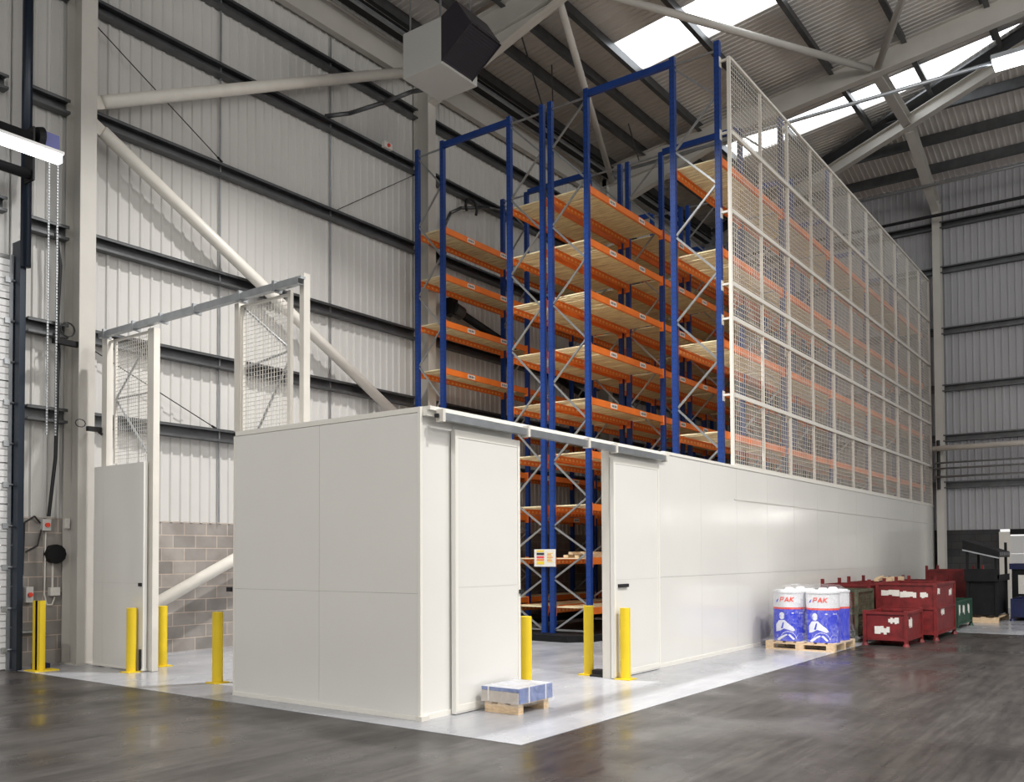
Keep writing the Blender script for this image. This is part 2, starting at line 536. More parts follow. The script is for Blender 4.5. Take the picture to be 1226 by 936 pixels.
rafter(COLX[1], 'sloping pale roof rafter rising from the column left of the racks')
rafter(COLX[2], 'long pale roof rafter crossing above the racks in front of the narrow rooflight')
rafter(COLX[0], 'pale roof rafter rising from the column beside the roller door')

# hip rafter and end frame
hr = thing('hip_rafter', 'diagonal pale steel beam where roof slopes meet above the end wall', 'rafter', (XE, YW, 13.0))
p0 = Vector((hipx(13.3), 13.3, zroof(13.3, -0.70))); p1 = Vector((hipx(-12), -12, zroof(-12, -0.70)))
MB().ibeam(p0, p1, 0.36, 0.22, 0.02, 0.014, v=(0, 0, 1)).build('beam', STEEL, hr)
p0.z += 0.42; p1.z += 0.42
MB().bar(p0, p1, 0.5, 0.05).build('valley_plate', GALV, hr)
YC = 5.86
ec = thing('steel_column', 'pale end wall column standing in front of the mesh screen corner', 'column', (30.95, YC, 0))
MB().ibeam((31.03, YC, 0), (31.03, YC, 12.9), 0.34, 0.22, 0.02, 0.014, v=(1, 0, 0), u=(0, 1, 0)).build('column_shaft', STEEL, ec)
MB().ibeam((30.98, YC, 12.72), (hipx(YC) + 0.15, YC, zroof(YC, -0.72)), 0.42, 0.24, 0.02, 0.014, v=(0, 0, 1), u=(0, 1, 0)).build('sloping_rafter', STEEL, ec)
MB().ibeam((hipx(YC) + 0.1, YC, zroof(YC, -0.68)), (COLX[2] + 0.1, YC, zroof(YC, -0.68)), 0.3, 0.24, 0.02, 0.014, v=(0, 0, 1), u=(0, 1, 0)).build('tie_beam', STEEL, ec)
MB().path([(30.80, YC + .02, 5.25), (30.80, YC + .02, 3.7)], 0.05).build('conduit', BLACK, ec)
ec2 = thing('steel_column', 'pale column at the end wall right of the door, outside the view', 'column', (30.95, -2.4, 0))
MB().ibeam((30.97, -2.4, 0), (30.97, -2.4, 12.9), 0.5, 0.26, 0.02, 0.014, v=(1, 0, 0), u=(0, 1, 0)).build('column_shaft', STEEL, ec2)

# purlins (Z sections) of roof plane 1
PUR_Y = [13.55, 12.5, 11.62, 10.70, 8.92, 7.0, 5.2, 3.35, 1.5, -0.4, -2.3, -4.2]
zp = [(-0.05, -0.125), (0.0, -0.125), (0.0, 0.115), (0.06, 0.115), (0.06, 0.125), (-0.010, 0.125), (-0.010, -0.115), (-0.05, -0.115)]
zp = [(a * 2.4, b * 1.3) for a, b in zp]
for k, yy in enumerate(PUR_Y):
    xe = hipx(yy) - 0.05
    m = MB()
    m.prism(zp, (-6, yy, zroof(yy, -0.20)), (xe, yy, zroof(yy, -0.20)), (0, 1, 0), (0, 0, 1))
    nm = ['first', 'second', 'third', 'fourth', 'fifth', 'sixth', 'seventh', 'eighth', 'ninth', 'tenth', 'eleventh', 'twelfth'][k]
    tag(m.build('roof_purlin', GALV), 'long dark steel purlin under the main roof slope, %s out from the left wall' % nm, 'purlin', 'purlins of the main roof slope')
# purlins of plane 2 (run along Y)
for k, xx in enumerate((30.4, 29.0, 27.6)):
    yhi = YW - (XE - xx) / HIPK
    m = MB()
    m.prism(zp, (xx, yhi - 0.05, zr2(xx, -0.20)), (xx, -12, zr2(xx, -0.20)), (1, 0, 0), (0, 0, 1))
    tag(m.build('roof_purlin', GALV), 'dark purlin under the roof slope over the end wall, %s' % ['lowest of three', 'middle of three', 'highest of three'][k], 'purlin', 'purlins over the end wall')
# eaves beam
tag(MB().ibeam((-6, 13.98, 12.95), (XE - 0.3, 13.98, 12.95), 0.62, 0.16, v=(0, 0, 1), u=(0, 1, 0)).build('eaves_beam', STEEL),
    'pale steel eaves beam along the top of the left wall', 'beam')
tray = MB().box(-6, 30.8, 13.32, 13.40, 13.08, 13.14)
tag(tray.build('cable_tray', GALVL), 'thin light metal cable tray running below the eaves of the left wall', 'cable tray')
tray = MB().box(-6, 30.8, 13.42, 13.66, 13.14, 13.30)
tag(tray.build('roof_duct', BLACKM), 'dark boxed duct running along the eaves above the left wall', 'duct')

# left wall girts
GZ = [11.95, 10.66, 8.80, 6.78, 5.22, 3.88]
cprof = [(-0.2, 0.10), (0.0, 0.10), (0.0, -0.10), (-0.2, -0.10), (-0.2, -0.085), (-0.012, -0.085), (-0.012, -0.01), (-0.2, -0.01), (-0.2, 0.01), (-0.012, 0.01), (-0.012, 0.085), (-0.2, 0.085)]
cprof = [(-0.17, 0.11), (0.0, 0.11), (0.0, -0.11), (-0.17, -0.11), (-0.17, -0.07), (-0.155, -0.07), (-0.155, -0.095), (-0.015, -0.095), (-0.015, 0.095), (-0.155, 0.095), (-0.155, 0.07), (-0.17, 0.07)]
BAYS = [(6.62, COLX[0] - 0.14, 'beside the roller door'), (COLX[0] + 0.14, COLX[1] - 0.14, 'left of the racks'),
        (COLX[1] + 0.14, COLX[2] - 0.14, 'behind the near racks'), (COLX[2] + 0.14, XE - 0.3, 'behind the far racks')]
for bi, (a, b, ph) in enumerate(BAYS):
    for k, z in enumerate(GZ):
        m = MB()
        m.prism([(u + 0.0, v) for u, v in zz] if False else cprof, (a, YW - 0.03, z), (b, YW - 0.03, z), (0, 1, 0), (0, 0, 1))
        m.box(a, b, YW - 0.205, YW - 0.03, z + 0.108, z + 0.116)
        tag(m.build('wall_girt', GALV), 'dark grey girt on left wall %s, %s' % (ph, ORD[k]), 'girt', 'girts on the left wall')
m = MB()
for k, z in enumerate([10.7, 8.78, 6.9, 5.33]):
    pass
# girts left of the roller door guide, above the door
for k, z in enumerate([11.95, 10.66, 8.80, 6.95]):
    m = MB().prism(cprof, (-6, YW - 0.03, z), (6.3, YW - 0.03, z), (0, 1, 0), (0, 0, 1))
    tag(m.build('wall_girt', GALV), 'dark steel girt above the roller door, %s' % ORD[k], 'girt', 'girts on the left wall')
# end wall girts
GE = [12.2, 10.75, 8.78, 6.95, 5.35, 3.86]
for k, z in enumerate(GE):
    m = MB()
    m.prism([(u, v) for u, v in cprof], (XE - 0.03, -14, z), (XE - 0.03, YW - 0.3, z), (1, 0, 0), (0, 0, 1))
    tag(m.build('wall_girt', GALV), 'dark steel girt across the far end wall, %s' % ORD[k], 'girt', 'girts on the end wall')

# sag rods and wires in the left wall bay
for k, (xx, ph) in enumerate(((10.12, 'left'), (12.83, 'right'))):
    m = MB().box(xx - 0.014, xx + 0.014, YW - 0.075, YW - 0.047, 2.3, 12.6)
    tag(m.build('sag_rod', GALVL), 'thin vertical tie rod on the left wall cladding, %s of the pair' % ph, 'rod')
for k, (p, q, lb) in enumerate((((7.58, 14.0, 10.4), (10.1, 14.0, 8.95), 'thin diagonal tie wire high on the wall beside the first column'),
                                ((12.95, 14.0, 8.95), (15.4, 14.0, 10.55), 'thin diagonal tie wire high on the wall near the racks'),
                                ((7.58, 14.0, 5.05), (10.0, 14.0, 4.0), 'thin diagonal tie wire behind the tall door frame'))):
    m = MB().tube(p, q, 0.009, 6); m.tube(Vector(p).lerp(Vector(q), 0.96), q, 0.02, 6)
    tag(m.build('tie_wire', BLACKM), lb, 'wire')

# big tubular wall braces
YBR = 13.79
for p, q, lb in (((7.52, YBR, 8.93), (15.45, YBR, 12.95), 'thick white tube brace rising right from the first column to the roof'),
                 ((7.52, YBR, 8.62), (15.40, YBR, 4.30), 'long white tube brace descending right across the left wall'),
                 ((7.70, YBR, 0.42), (15.40, YBR, 4.05), 'white tube brace rising from the floor behind the tall door frame')):
    t = thing('tube_brace', lb, 'brace', p)
    P, Q = Vector(p), Vector(q)
    MB().tube(P.lerp(Q, .02), Q.lerp(P, .02), 0.107, 20).build('tube', STEELW, t, smooth=True)
    d = (Q - P).normalized()
    MB().bar(P - d * 0.05, P + d * 0.3, 0.016, 0.2).build('end_plate', STEELW, t)
    MB().bar(Q - d * 0.3, Q + d * 0.05, 0.016, 0.2).build('end_plate', STEELW, t)
# roof braces
N3 = Vector((COLX[2], 5.9, 14.02))
for p, q, lb in (((15.7, 10.2, 13.35), (23.55, 13.45, 13.0), 'pale roof brace tube coming down behind the tall blue rack'),
                 ((16.0, 9.65, 13.55), (23.6, 5.95, 14.0), 'pale roof brace tube running to the long rafter from upper left'),
                 ((15.75, 2.0, 14.5), (23.6, 5.75, 14.0), 'pale roof brace tube running to the long rafter from above'),
                 ):
    m = MB().tube(p, q, 0.085, 14)
    tag(m.build('roof_brace', STEEL, smooth=True), lb, 'brace')
for p, q, lb in (((16.4, 11.7, 13.50), (20.7, 13.7, 13.22), 'thin dark rod under the roof near the box heater'),
                 ((17.8, 11.8, 13.45), (19.2, 12.7, 13.33), 'short thin dark rod above the paired rack uprights'),
                 ((21.5, 11.75, 13.45), (23.5, 12.5, 13.35), 'thin dark rod under the roof behind the front tie beam')):
    tag(MB().tube(p, q, 0.018, 8).build('roof_tie_rod', GALV), lb, 'rod')

# ------------------------------------------------------------------ roller door 1 (left edge)
dr = MB()
z = 0.02; k = 0
while z < 6.15:
    h = 0.60 if z + 0.60 < 6.2 else 6.2 - z
    # each section with shallow horizontal ribs
    n = 6
    for i in range(n):
        za = z + h * i / n; zb = z + h * (i + 1) / n - 0.012
        dr.box(2.3, 6.385, 13.93, 13.985, za, zb)
    dr.box(2.3, 6.385, 13.955, 13.985, z, z + h)
    z += 0.612
DOOR = struct(dr.build('door_1', DOORW, org=(4.3, 13.95, 0)))
m = MB()
for i in range(10):
    zz = 0.3 + i * 0.612
    m.box(6.26, 6.34, 13.9, 13.93, zz - 0.04, zz + 0.04); m.tube((6.34, 13.91, zz), (6.40, 13.91, zz), 0.018, 8)
m.build('door_hinges', GALVL, DOOR)
MB().box(6.33, 6.385, 13.925, 13.93, 0, 6.2).build('edge_strip', GALVL, DOOR)
gd = thing('door_guide', 'tall dark vertical guide rail of the roller door', 'guide rail', (6.47, 13.85, 0))
MB().box(6.40, 6.46, 13.75, 14.0, 0, 6.4).box(6.46, 6.50, 13.78, 13.83, 0, 6.4).build('rail', NAVY, gd)
MB().tube((6.46, 13.72, 6.0), (6.46, 13.72, 12.9), 0.075, 14).build('upper_pipe', NAVY, gd, smooth=True)
# steel trim between door and blockwork
struct(MB().box(6.42, 6.60, YW - 0.06, YW - 0.02, 2.29, 12.6).build('trim_1', CLAD))
sh = thing('door_shaft', 'dark spring shaft of the roller door beside the light fitting', 'shaft', (4.5, 13.55, 7.5))
MB().tube((2.0, 13.5, 7.86), (6.42, 13.5, 7.86), 0.095, 14).build('spring_tube', BLACKM, sh, smooth=True)
MB().tube((2.0, 13.5, 7.32), (6.42, 13.5, 7.32), 0.075, 14).build('spring_tube', BLACKM, sh, smooth=True)
MB().tube((6.50, 13.55, 7.92), (6.58, 13.55, 7.92), 0.16, 20, r2=.19).build('cable_drum', BLACKM, sh)
MB().box(6.40, 6.43, 13.40, 13.66, 7.22, 8.02).build('bracket', BLACKM, sh)
ft = thing('batten_light', 'bright white batten light at the left edge in front of the door shaft', 'light', (5.4, 12.9, 7.4))
MB().box(4.2, 6.56, 12.86, 12.98, 7.38, 7.50).build('light_tube', TUBEL, ft)
MB().box(4.2, 6.58, 12.84, 13.02, 7.50, 7.54).build('housing', DOORW, ft)
ho = thing('chain_hoist', 'small blue chain gear with hanging chains beside the batten light', 'chain hoist', (6.75, 13.45, 7.3))
MB().box(6.585, 6.80, 13.42, 13.62, 7.78, 8.02).build('gear_box', mat('hoist_blue', (0.05, 0.06, 0.25), 0.4), ho)
MB().tube((6.60, 13.45, 7.72), (6.84, 13.45, 7.72), 0.09, 18).build('chain_wheel', BLACKM, ho)
for cx in (6.66, 6.79):
    ch = MB()
    z = 7.66
    while z > 3.5:
        ch.box(cx - 0.012, cx + 0.012, 13.44, 13.46, z - 0.032, z)
        z -= 0.045
    ch.build('hand_chain', GALVL, ho)
cb = MB().path([(7.0, 13.9, 6.7), (7.05, 13.85, 6.2), (7.03, 13.88, 5.4), (7.06, 13.9, 4.8), (7.05, 13.95, 3.2), (6.98, 14.0, 2.3)], 0.028)
tag(cb.build('power_cable', BLACK), 'thick black cable hanging down the wall beside the roller door', 'cable')
cb = MB().path([(6.62, 14.0, 12.6), (6.60, 13.95, 10.6), (6.60, 13.95, 8.0)], 0.02)
tag(cb.build('power_cable', BLACK), 'thin black cable running up beside the upper door pipe', 'cable')
lp = thing('cable_bracket', 'dark looped cable bracket on the side of the first column', 'bracket', (7.2, 13.8, 5.1))
lq = MB()
for i in range(12):
    t0, t1 = i / 12 * 2 * math.pi, (i + 1) / 12 * 2 * math.pi
    lq.tube((7.12 + .11 * math.cos(t0), 13.75, 5.2 + .11 * math.sin(t0)), (7.12 + .11 * math.cos(t1), 13.75, 5.2 + .11 * math.sin(t1)), 0.012, 6)
lq.build('cable_loop', BLACK, lp); MB().box(6.9, 7.29, 13.70, 13.8, 4.95, 5.03).build('bracket_arm', BLACKM, lp)
# switches on the blockwork
def wallbox(name, label, cat, x, z, w2, h, m, d=0.09, knob=None):
    t = thing(name, label, cat, (x, YW - 0.02, z))
    MB().box(x - w2 / 2, x + w2 / 2, YW - 0.015 - d, YW - 0.012, z, z + h).build('box', m, t, bevel=0.006)
    if knob:
        MB().tube((x, YW - 0.012 - d, z + h * .5), (x, YW - 0.05 - d, z + h * .5), 0.035, 14).build('knob', knob, t)
    return t
wallbox('isolator_switch', 'grey isolator switch with red knob, upper one on the blockwork', 'switch', 6.98, 2.08, 0.13, 0.18, SWG, knob=DRUMR)
wallbox('isolator_switch', 'grey switch with red button, lower one beside the door guide', 'switch', 6.73, 0.98, 0.11, 0.24, SWG, knob=DRUMR)
wallbox('junction_box', 'small white junction box below the black lamp on the blockwork', 'box', 7.12, 1.07, 0.15, 0.13, PAPER)
wallbox('junction_box', 'small white socket on the column side near the blockwork top', 'box', 7.40 - 0.1, 2.12, 0.08, 0.16, PAPER)
bl = thing('wall_lamp', 'black round bulkhead lamp with a white conduit on blockwork', 'lamp', (7.12, YW - 0.1, 1.6))
MB().tube((7.12, YW - 0.012, 1.72), (7.12, YW - 0.14, 1.72), 0.15, 12).build('lamp_body', BLACKM, bl)
MB().box(7.10, 7.125, YW - 0.03, YW - 0.012, 1.2, 1.6).build('conduit', PAPER, bl)
m = MB().path([(6.90, YW - .05, 2.2), (6.8, YW - .08, 2.30), (6.66, YW - .06, 2.2), (6.64, YW - .06, 1.4)], 0.013)
m.path([(6.92, YW - .05, 2.1), (6.85, YW - .08, 1.85), (6.68, YW - .06, 1.75)], 0.013)
tag(m.build('control_cable', BLACK), 'black control cables looping between the switch and door guide', 'cable')
m = MB().path([(6.99, YW - .04, 2.06), (6.98, YW - .04, 1.1), (7.02, YW - .04, 0.93), (7.10, YW - .04, 0.93), (7.14, YW - .04, 1.05)], 0.012)
tag(m.build('control_cable', PAPER), 'white cable looping down to the junction box', 'cable')
m = MB().box(6.62, 6.98, YW - 0.10, YW - 0.012, 0.52, 0.55)
tag(m.build('wall_ledge', GALVL), 'thin grey metal ledge fixed to the blockwork beside the door', 'ledge')
m = MB(); m.box(6.62, 6.80, 13.55, 13.75, 0.004, 0.09)
tag(m.build('blue_tray', BINBLUE), 'small blue tray on floor behind the square yellow post', 'tray')

# ------------------------------------------------------------------ yellow bollards
def bollard(x, y, h, label, r=0.0695):
    t = thing('bollard', label, 'bollard', (x, y, 0.004), 'yellow floor bollards')
    MB().tube((x, y, 0.014), (x, y, h), r, 28).build('post', YEL, t, smooth=False)
    MB().box(x - 0.11, x + 0.11, y - 0.11, y + 0.11, 0.004, 0.018).build('base_plate', YEL, t)
    return t
bollard(8.70, 6.18, 0.94, 'round yellow bollard nearest the wrapped blue parcel')
bollard(10.74, 6.56, 0.96, 'round yellow bollard just inside the front doorway, at its right side')
bollard(10.62, 5.915, 0.955, 'round yellow bollard outside the right sliding door leaf')
bollard(7.27, 12.16, 0.93, 'round yellow bollard in front of the left door leaf')
bollard(7.93, 12.42, 0.92, 'round yellow bollard behind the thick white post of the tall frame')
bollard(7.30, 10.17, 0.935, 'round yellow bollard beside the left end of the white box')
t = thing('square_bollard', 'yellow H-section guard post beside the roller door', 'bollard', (6.62, 13.45, 0.004))
MB().box(6.55, 6.67, 13.44, 13.50, 0.014, 1.03).box(6.55, 6.60, 13.36, 13.58, 0.014, 1.03).build('post', YEL, t)
MB().box(6.45, 6.80, 13.28, 13.62, 0.004, 0.018).build('base_plate', YEL, t)

# ------------------------------------------------------------------ white corner box of the partition
ZT = 3.17
pb = thing('corner_partition', 'white panelled corner box at the front of the enclosure', 'partition', (XB, YF, 0))
MB().box(XB + 0.03, 7.27, YF + 0.01, YF + 0.08, 0.06, ZT - 0.05).build('front_panel', PANEL, pb)
for a, b in ((6.13, 7.60), (7.605, 9.09)):
    MB().box(XB + 0.005, XB + 0.08, a, b, 0.05, 1.277).build('side_panel', PANEL, pb)
    MB().box(XB + 0.005, XB + 0.08, a, b, 1.280, ZT - 0.06).build('side_panel', PANEL, pb)
MB().box(XB, XB + 0.035, YF, YF + 0.035, 0.03, ZT).build('corner_trim', TRIM, pb)
MB().box(XB, XB + 0.09, YF + 0.035, 9.12, ZT - 0.055, ZT).build('top_cap', TRIM, pb)
MB().box(XB - 0.004, XB + 0.09, YF + 0.035, 9.12, 0.004, 0.05).build('base_channel', TRIM, pb)
MB().box(XB, XB + 0.09, 9.09, 9.12, 0.004, ZT).build('end_trim', TRIM, pb)
MB().box(XB + 0.09, 8.34, 9.05, 9.12, 0.03, ZT - 0.02).build('return_panel', PANEL, pb)
MB().box(XB + 0.035, 7.275, YF - 0.004, YF + 0.08, 0.004, 0.06).build('base_channel', TRIM, pb)
MB().box(8.28, 8.34, YF + 0.1, 9.05, 0.03, ZT - 0.02).build('return_panel', PANEL, pb)
MB().box(XB - 0.02, XB + 0.10, YF - 0.03, YF + 0.05, 0.004, 0.05).build('corner_foot', STEELW, pb)

MB().box(7.275, 8.34, YF + 0.01, YF + 0.08, 0.06, ZT - 0.03).build('front_panel', PANEL, pb)
# front sliding leaves
def leaf(x0, x1, label, hx0, hx1):
    t = thing('sliding_door', label, 'sliding door', ((x0 + x1) / 2, YF, 0.03))
    y0 = YF - 0.065
    MB().box(x0, x1, y0, YF - 0.012, 0.012, 2.98).build('leaf_panel', PANEL, t, bevel=0.004)
    b = MB(); e = 0.002
    b.box(x0, x0 + 0.045, y0 - 0.008, y0, 0.035, 2.98); b.box(x1 - 0.045, x1, y0 - 0.008, y0, 0.035, 2.98)
    b.box(x0 + .045, x1 - .045, y0 - 0.006, y0, 2.90, 2.98); b.box(x0 + .045, x1 - .045, y0 - 0.006, y0, 0.035, 0.10)
    b.build('leaf_frame', TRIM, t)
    MB().box(x0 + 0.045, x1 - 0.045, y0 - 0.0015, y0, 1.325, 1.331).build('panel_seam', SEAM, t)
    MB().box(hx0, hx1, y0 - 0.03, y0 - 0.002, 1.225, 1.27).build('latch', BLACK, t)
    hx = (hx0 + hx1) / 2
    MB().box(hx - 0.02, hx + 0.02, y0 - 0.035, y0 - 0.002, 0.02, 0.09).build('roller_guide', BLACK, t)
    return t
leaf(7.227, 8.383, 'white left leaf of the front sliding door beside the corner box', 8.35, 8.40)
leaf(10.536, 11.876, 'white right leaf of the front sliding door with a black latch', 10.64, 10.90)

tk = thing('door_track', 'white and grey sliding door track along the top of the front doorway', 'track', (9.4, 6.0, 3.0))
MB().box(6.80, 12.15, YF - 0.10, YF + 0.09, 3.135, 3.175).box(6.80, 12.15, YF - 0.06, YF - 0.0, 3.08, 3.135).build('top_rail', TRIM, tk)
MB().box(6.93, 11.95, YF - 0.17, YF - 0.10, 3.04, 3.115).build('tube_rail', GALVL, tk)
for xx in (6.92, 8.42, 9.75, 10.45, 11.93):
    MB().box(xx - 0.02, xx + 0.02, YF - 0.185, YF - 0.09, 3.02, 3.15).build('bracket', STEELW, tk)
MB().box(6.865, 6.89, YF - 0.14, YF - 0.10, 3.06, 3.10).build('tube_end_hole', BLACK, tk)  # black block painting the dark hollow of the open tube end

# jamb post
jb = thing('door_jamb', 'white steel post at the right edge of the open front doorway', 'post', (10.42, 6.2, 0))
MB().box(10.545, 10.67, YF - 0.0, YF + 0.125, 0.004, 3.13).build('post', STEELW, jb, bevel=0.006)
MB().box(10.66, 10.80, YF + 0.22, YF + 0.36, 0.004, 0.09).box(10.60, 10.66, YF + 0.125, YF + 0.36, 0.004, 0.03).build('floor_stop', BLACK, jb)

# long white wall
pw = thing('long_partition', 'long glossy white panelled wall below the mesh screen', 'partition', (21, YF, 0))
xs = [10.675, 12.0] + [12.0 + 1.48 * i for i in range(1, 13)] + [31.1]
for a, b in zip(xs, xs[1:]):
    for z0, z1 in ((0.06, 1.330), (1.334, 2.618 if a > 14.7 else 3.17), (2.624, 3.17)):
        if z0 > 2 and a < 14.7: continue
        MB().box(a + 0.002, b - 0.002, YF + 0.005, YF + 0.08, z0, z1).build('wall_panel', PANEL, pw)
MB().box(10.675, 31.1, YF + 0.02, YF + 0.07, 0.06, 3.17).build('panel_core', SEAM, pw)
MB().box(12.16, 31.1, YF - 0.008, YF + 0.09, 3.172, 3.215).build('top_cap', TRIM, pw)
MB().box(10.675, 31.1, YF - 0.008, YF + 0.09, 0.004, 0.06).build('base_channel', TRIM, pw)
MB().box(14.85, 31.1, YF - 0.002, YF + 0.01, 2.612, 2.630).build('seam_cover', SEAM, pw)

# ------------------------------------------------------------------ mesh screen above the wall
ms = thing('mesh_screen', 'tall cream wire mesh screen standing above the long white wall', 'mesh screen', (23, YF + 0.05, 3.215))
PX = [14.93 + 1.475 * i for i in range(11)] + [31.08]
RZ = [3.24, 4.47, 5.82, 6.43, 7.72, 9.13, 10.44]
ym = YF + 0.05
for i, xx in enumerate(PX):
    wd = 0.05 if i % 2 == 0 else 0.03
    MB().box(xx - wd / 2, xx + wd / 2, ym - 0.03, ym + 0.03, 3.215, 10.47).build('mesh_post', MESHW, ms)
for k, zz in enumerate(RZ):
    hh = 0.045 if k not in (0, 6) else 0.03
    MB().box(14.95, 31.06, ym - 0.045, ym - 0.005, zz - hh, zz + hh * 0.6).build('mesh_rail', MESHW, ms)
for i in range(len(PX) - 1):
    for k in range(len(RZ) - 1):
        m = MB(); a, b, z0, z1 = PX[i], PX[i + 1], RZ[k], RZ[k + 1]
        nx = max(2, int(round((b - a) / 0.086))); nz = max(2, int(round((z1 - z0) / 0.088)))
        r = 0.0038
        for j in range(1, nx):
            xx = a + (b - a) * j / nx
            m.box(xx - r, xx + r, ym - r, ym + r, z0, z1)
        for j in range(1, nz):
            zz = z0 + (z1 - z0) * j / nz
            m.box(a, b, ym - r * 3, ym - r, zz - r, zz + r)
        o = m.build('wire_panel', MESHW, ms)

# ------------------------------------------------------------------ racks
def frame_nodes():
    far = [9.855, 8.27, 6.69, 5.11, 3.53, 2.245, 1.2, 0.17]     # on one side
    mid = [9.06, 7.48, 5.90, 4.32, 2.80, 1.73, 0.69]
    out = []
    for i in range(len(mid)):
        out.append((far[i], mid[i])); out.append((mid[i], far[i + 1]))
    return far, mid
XF = 14.95; BAY = 3.2; NB = 5; TOPZ = 10.82


def rack(label, y0, y1, levels, outer, far_side, stick, zb=0.13):
    """y0<y1 upright centre lines; outer = y of the beam face with labels; far_side= y of the first zigzag node"""
    t = thing('pallet_rack', label, 'rack', (XF, (y0 + y1) / 2, 0), 'blue and orange pallet racks')
    other = y0 if far_side == y1 else y1
    far, mid = frame_nodes()
    for i in range(NB + 1):
        xx = XF + BAY * i
        top = TOPZ if i == 0 else 10.72
        fr = None
        for yy in (y0, y1):
            m = MB()
            # open C section with lips, perforated front face
            m.prism([(-0.05, -0.045), (0.05, -0.045), (0.05, 0.045), (0.028, 0.045), (0.028, 0.030), (-0.028, 0.030), (-0.028, 0.045), (-0.05, 0.045)],
                    (xx, yy, zb), (xx, yy, top), (0, 1, 0), (1, 0, 0))
            m.box(xx - 0.055, xx + 0.055, yy - 0.06, yy + 0.06, zb, zb + 0.012)
            if i <= 1:
                z = zb + 0.2
                while z < top - 0.05:
                    for s in (-0.024, 0.024):
                        m.box(xx - 0.0462, xx - 0.0448, yy + s - 0.006, yy + s + 0.006, z, z + 0.03, 1)
                    z += 0.1
            m.build('upright', [BLUE, HOLE], t)
        g = MB()
        g.bar((xx, y0, 10.66), (xx, y1, 10.66), 0.03, 0.035)
        s0 = 1 if far_side > other else -1
        a0, a1 = far_side - s0 * 0.05, other + s0 * 0.05
        g.bar((xx, a1, 10.58), (xx, a0, far[0] + .02), 0.03, 0.035)
        for k in range(len(mid)):
            g.bar((xx, a0, far[k] - .02), (xx, a1, mid[k] + .02), 0.03, 0.035)
            g.bar((xx, a1, mid[k] - .02), (xx, a0, far[k + 1] + .02), 0.03, 0.035)
        g.bar((xx, y0, 0.19), (xx, y1, 0.19), 0.03, 0.035)
        g.build('frame_bracing', GALVL, t)
    for li, z in enumerate(levels):
        for i in range(NB):
            a, b = XF + BAY * i + 0.045, XF + BAY * (i + 1) - 0.045
            for yy in (y0, y1):
                m = MB()
                s = 1 if yy == y1 else -1          # outward direction
                yo = yy + s * 0.03
                yi = yo - s * 0.05
                m.box(a + 0.01, b - 0.01, yi, yo, z - 0.13, z)
                m.box(a + 0.01, b - 0.01, yi - s * 0.03, yi, z - 0.045, z - 0.028)
                m.box(a - 0.004, a + 0.012, yy - 0.05, yy + 0.05, z - 0.19, z + 0.02)
                m.box(b - 0.012, b + 0.004, yy - 0.05, yy + 0.05, z - 0.19, z + 0.02)
                # punched holes along the inner face
                x = a + 0.12
                while x < b - 0.1:
                    m.box(x, x + 0.065, yi - s * 0.002, yi, z - 0.105, z - 0.06, 1)
                    x += 0.14
                bo = m.build('beam', [ORANGE, ORANGEL], t)
                if yy == outer and stick and i < 4:
                    for fx in (0.95, 2.2):
                        q = MB(); cx = XF + BAY * i + fx
                        yq = yo + s * 0.001
                        q.box(cx - 0.13, cx + 0.13, yo, yo + s * 0.002, z - 0.115, z - 0.02, 0)
                        for j in range(4):
                            q.box(cx - 0.09 + j * 0.05, cx - 0.06 + j * 0.05, yo + s * .002, yo + s * 0.003, z - 0.09, z - 0.045, 1)
                        q.build('beam_sticker', [PAPER, INK], bo)
            m = MB(); x = a + 0.02
            n = int((b - a - 0.04) / 0.1); ww = (b - a - 0.04) / n
            for j in range(n):
                x = a + 0.02 + j * ww
                dz = random.uniform(-0.003, 0.003); g0 = random.choice((0.006, 0.012, 0.022, 0.03)); sk = random.uniform(-.008, .008)
                m.prism([(0, -0.026), (ww - g0, -0.026), (ww - g0, -0.004), (0, -0.004)], (x, y0 - 0.01, z + dz), (x + sk, y1 + 0.01, z + dz), (1, 0, 0), (0, 0, 1), 0)
            m.build('slatted_deck', WOOD, t)
    return t


LV = [0.65, 1.62, 2.67, 3.70, 4.75, 5.80, 6.85, 7.88, 8.92]
LA = [0.60, 2.22, 3.86, 5.49, 7.13, 8.76]
YA0, YA1 = 6.37, 7.245
YB0, YB1 = 9.10, 9.95
YC0, YC1 = 10.15, 10.98
YD0, YD1 = 12.81, 13.55
rack('tall blue pallet rack next to the mesh screen, with widely spaced shelves', YA0, YA1, LA, YA0, YA0, False)
rack('blue pallet rack facing the right aisle, its labelled orange beams towards the mesh screen', YB0, YB1, LV, YB0, YB1, True)
rack('blue pallet rack standing back to back behind the right aisle rack', YC0, YC1, LV, YC1, YC0, True)
rack('blue pallet rack closest to the left wall, at the far left of the group', YD0, YD1, LV, YD0, YD0, True)

def carriage(y0, y1, label):
    pr = [(14.45, y0 + 0.35), (14.9, y0), (31.0, y0), (31.0, y1), (14.9, y1), (14.45, y1 - 0.35)]
    t = thing('rack_carriage', label, 'base', (22, (y0 + y1) / 2, 0))
    MB().prism(pr, (0, 0, 0.004), (0, 0, 0.128), (1, 0, 0), (0, 1, 0)).build('plinth', BLACKM, t)
    MB().box(14.6, 31, y0 + .0, y0 + 0.03, 0.128, 0.135).build('edge_strip', BLACK, t)
carriage(8.95, 11.1, 'black low plinth carrying the two back to back racks')
carriage(6.25, 7.36, 'black low plinth under the rack next to the mesh screen')
carriage(12.68, 13.68, 'black low plinth under the rack nearest the left wall')
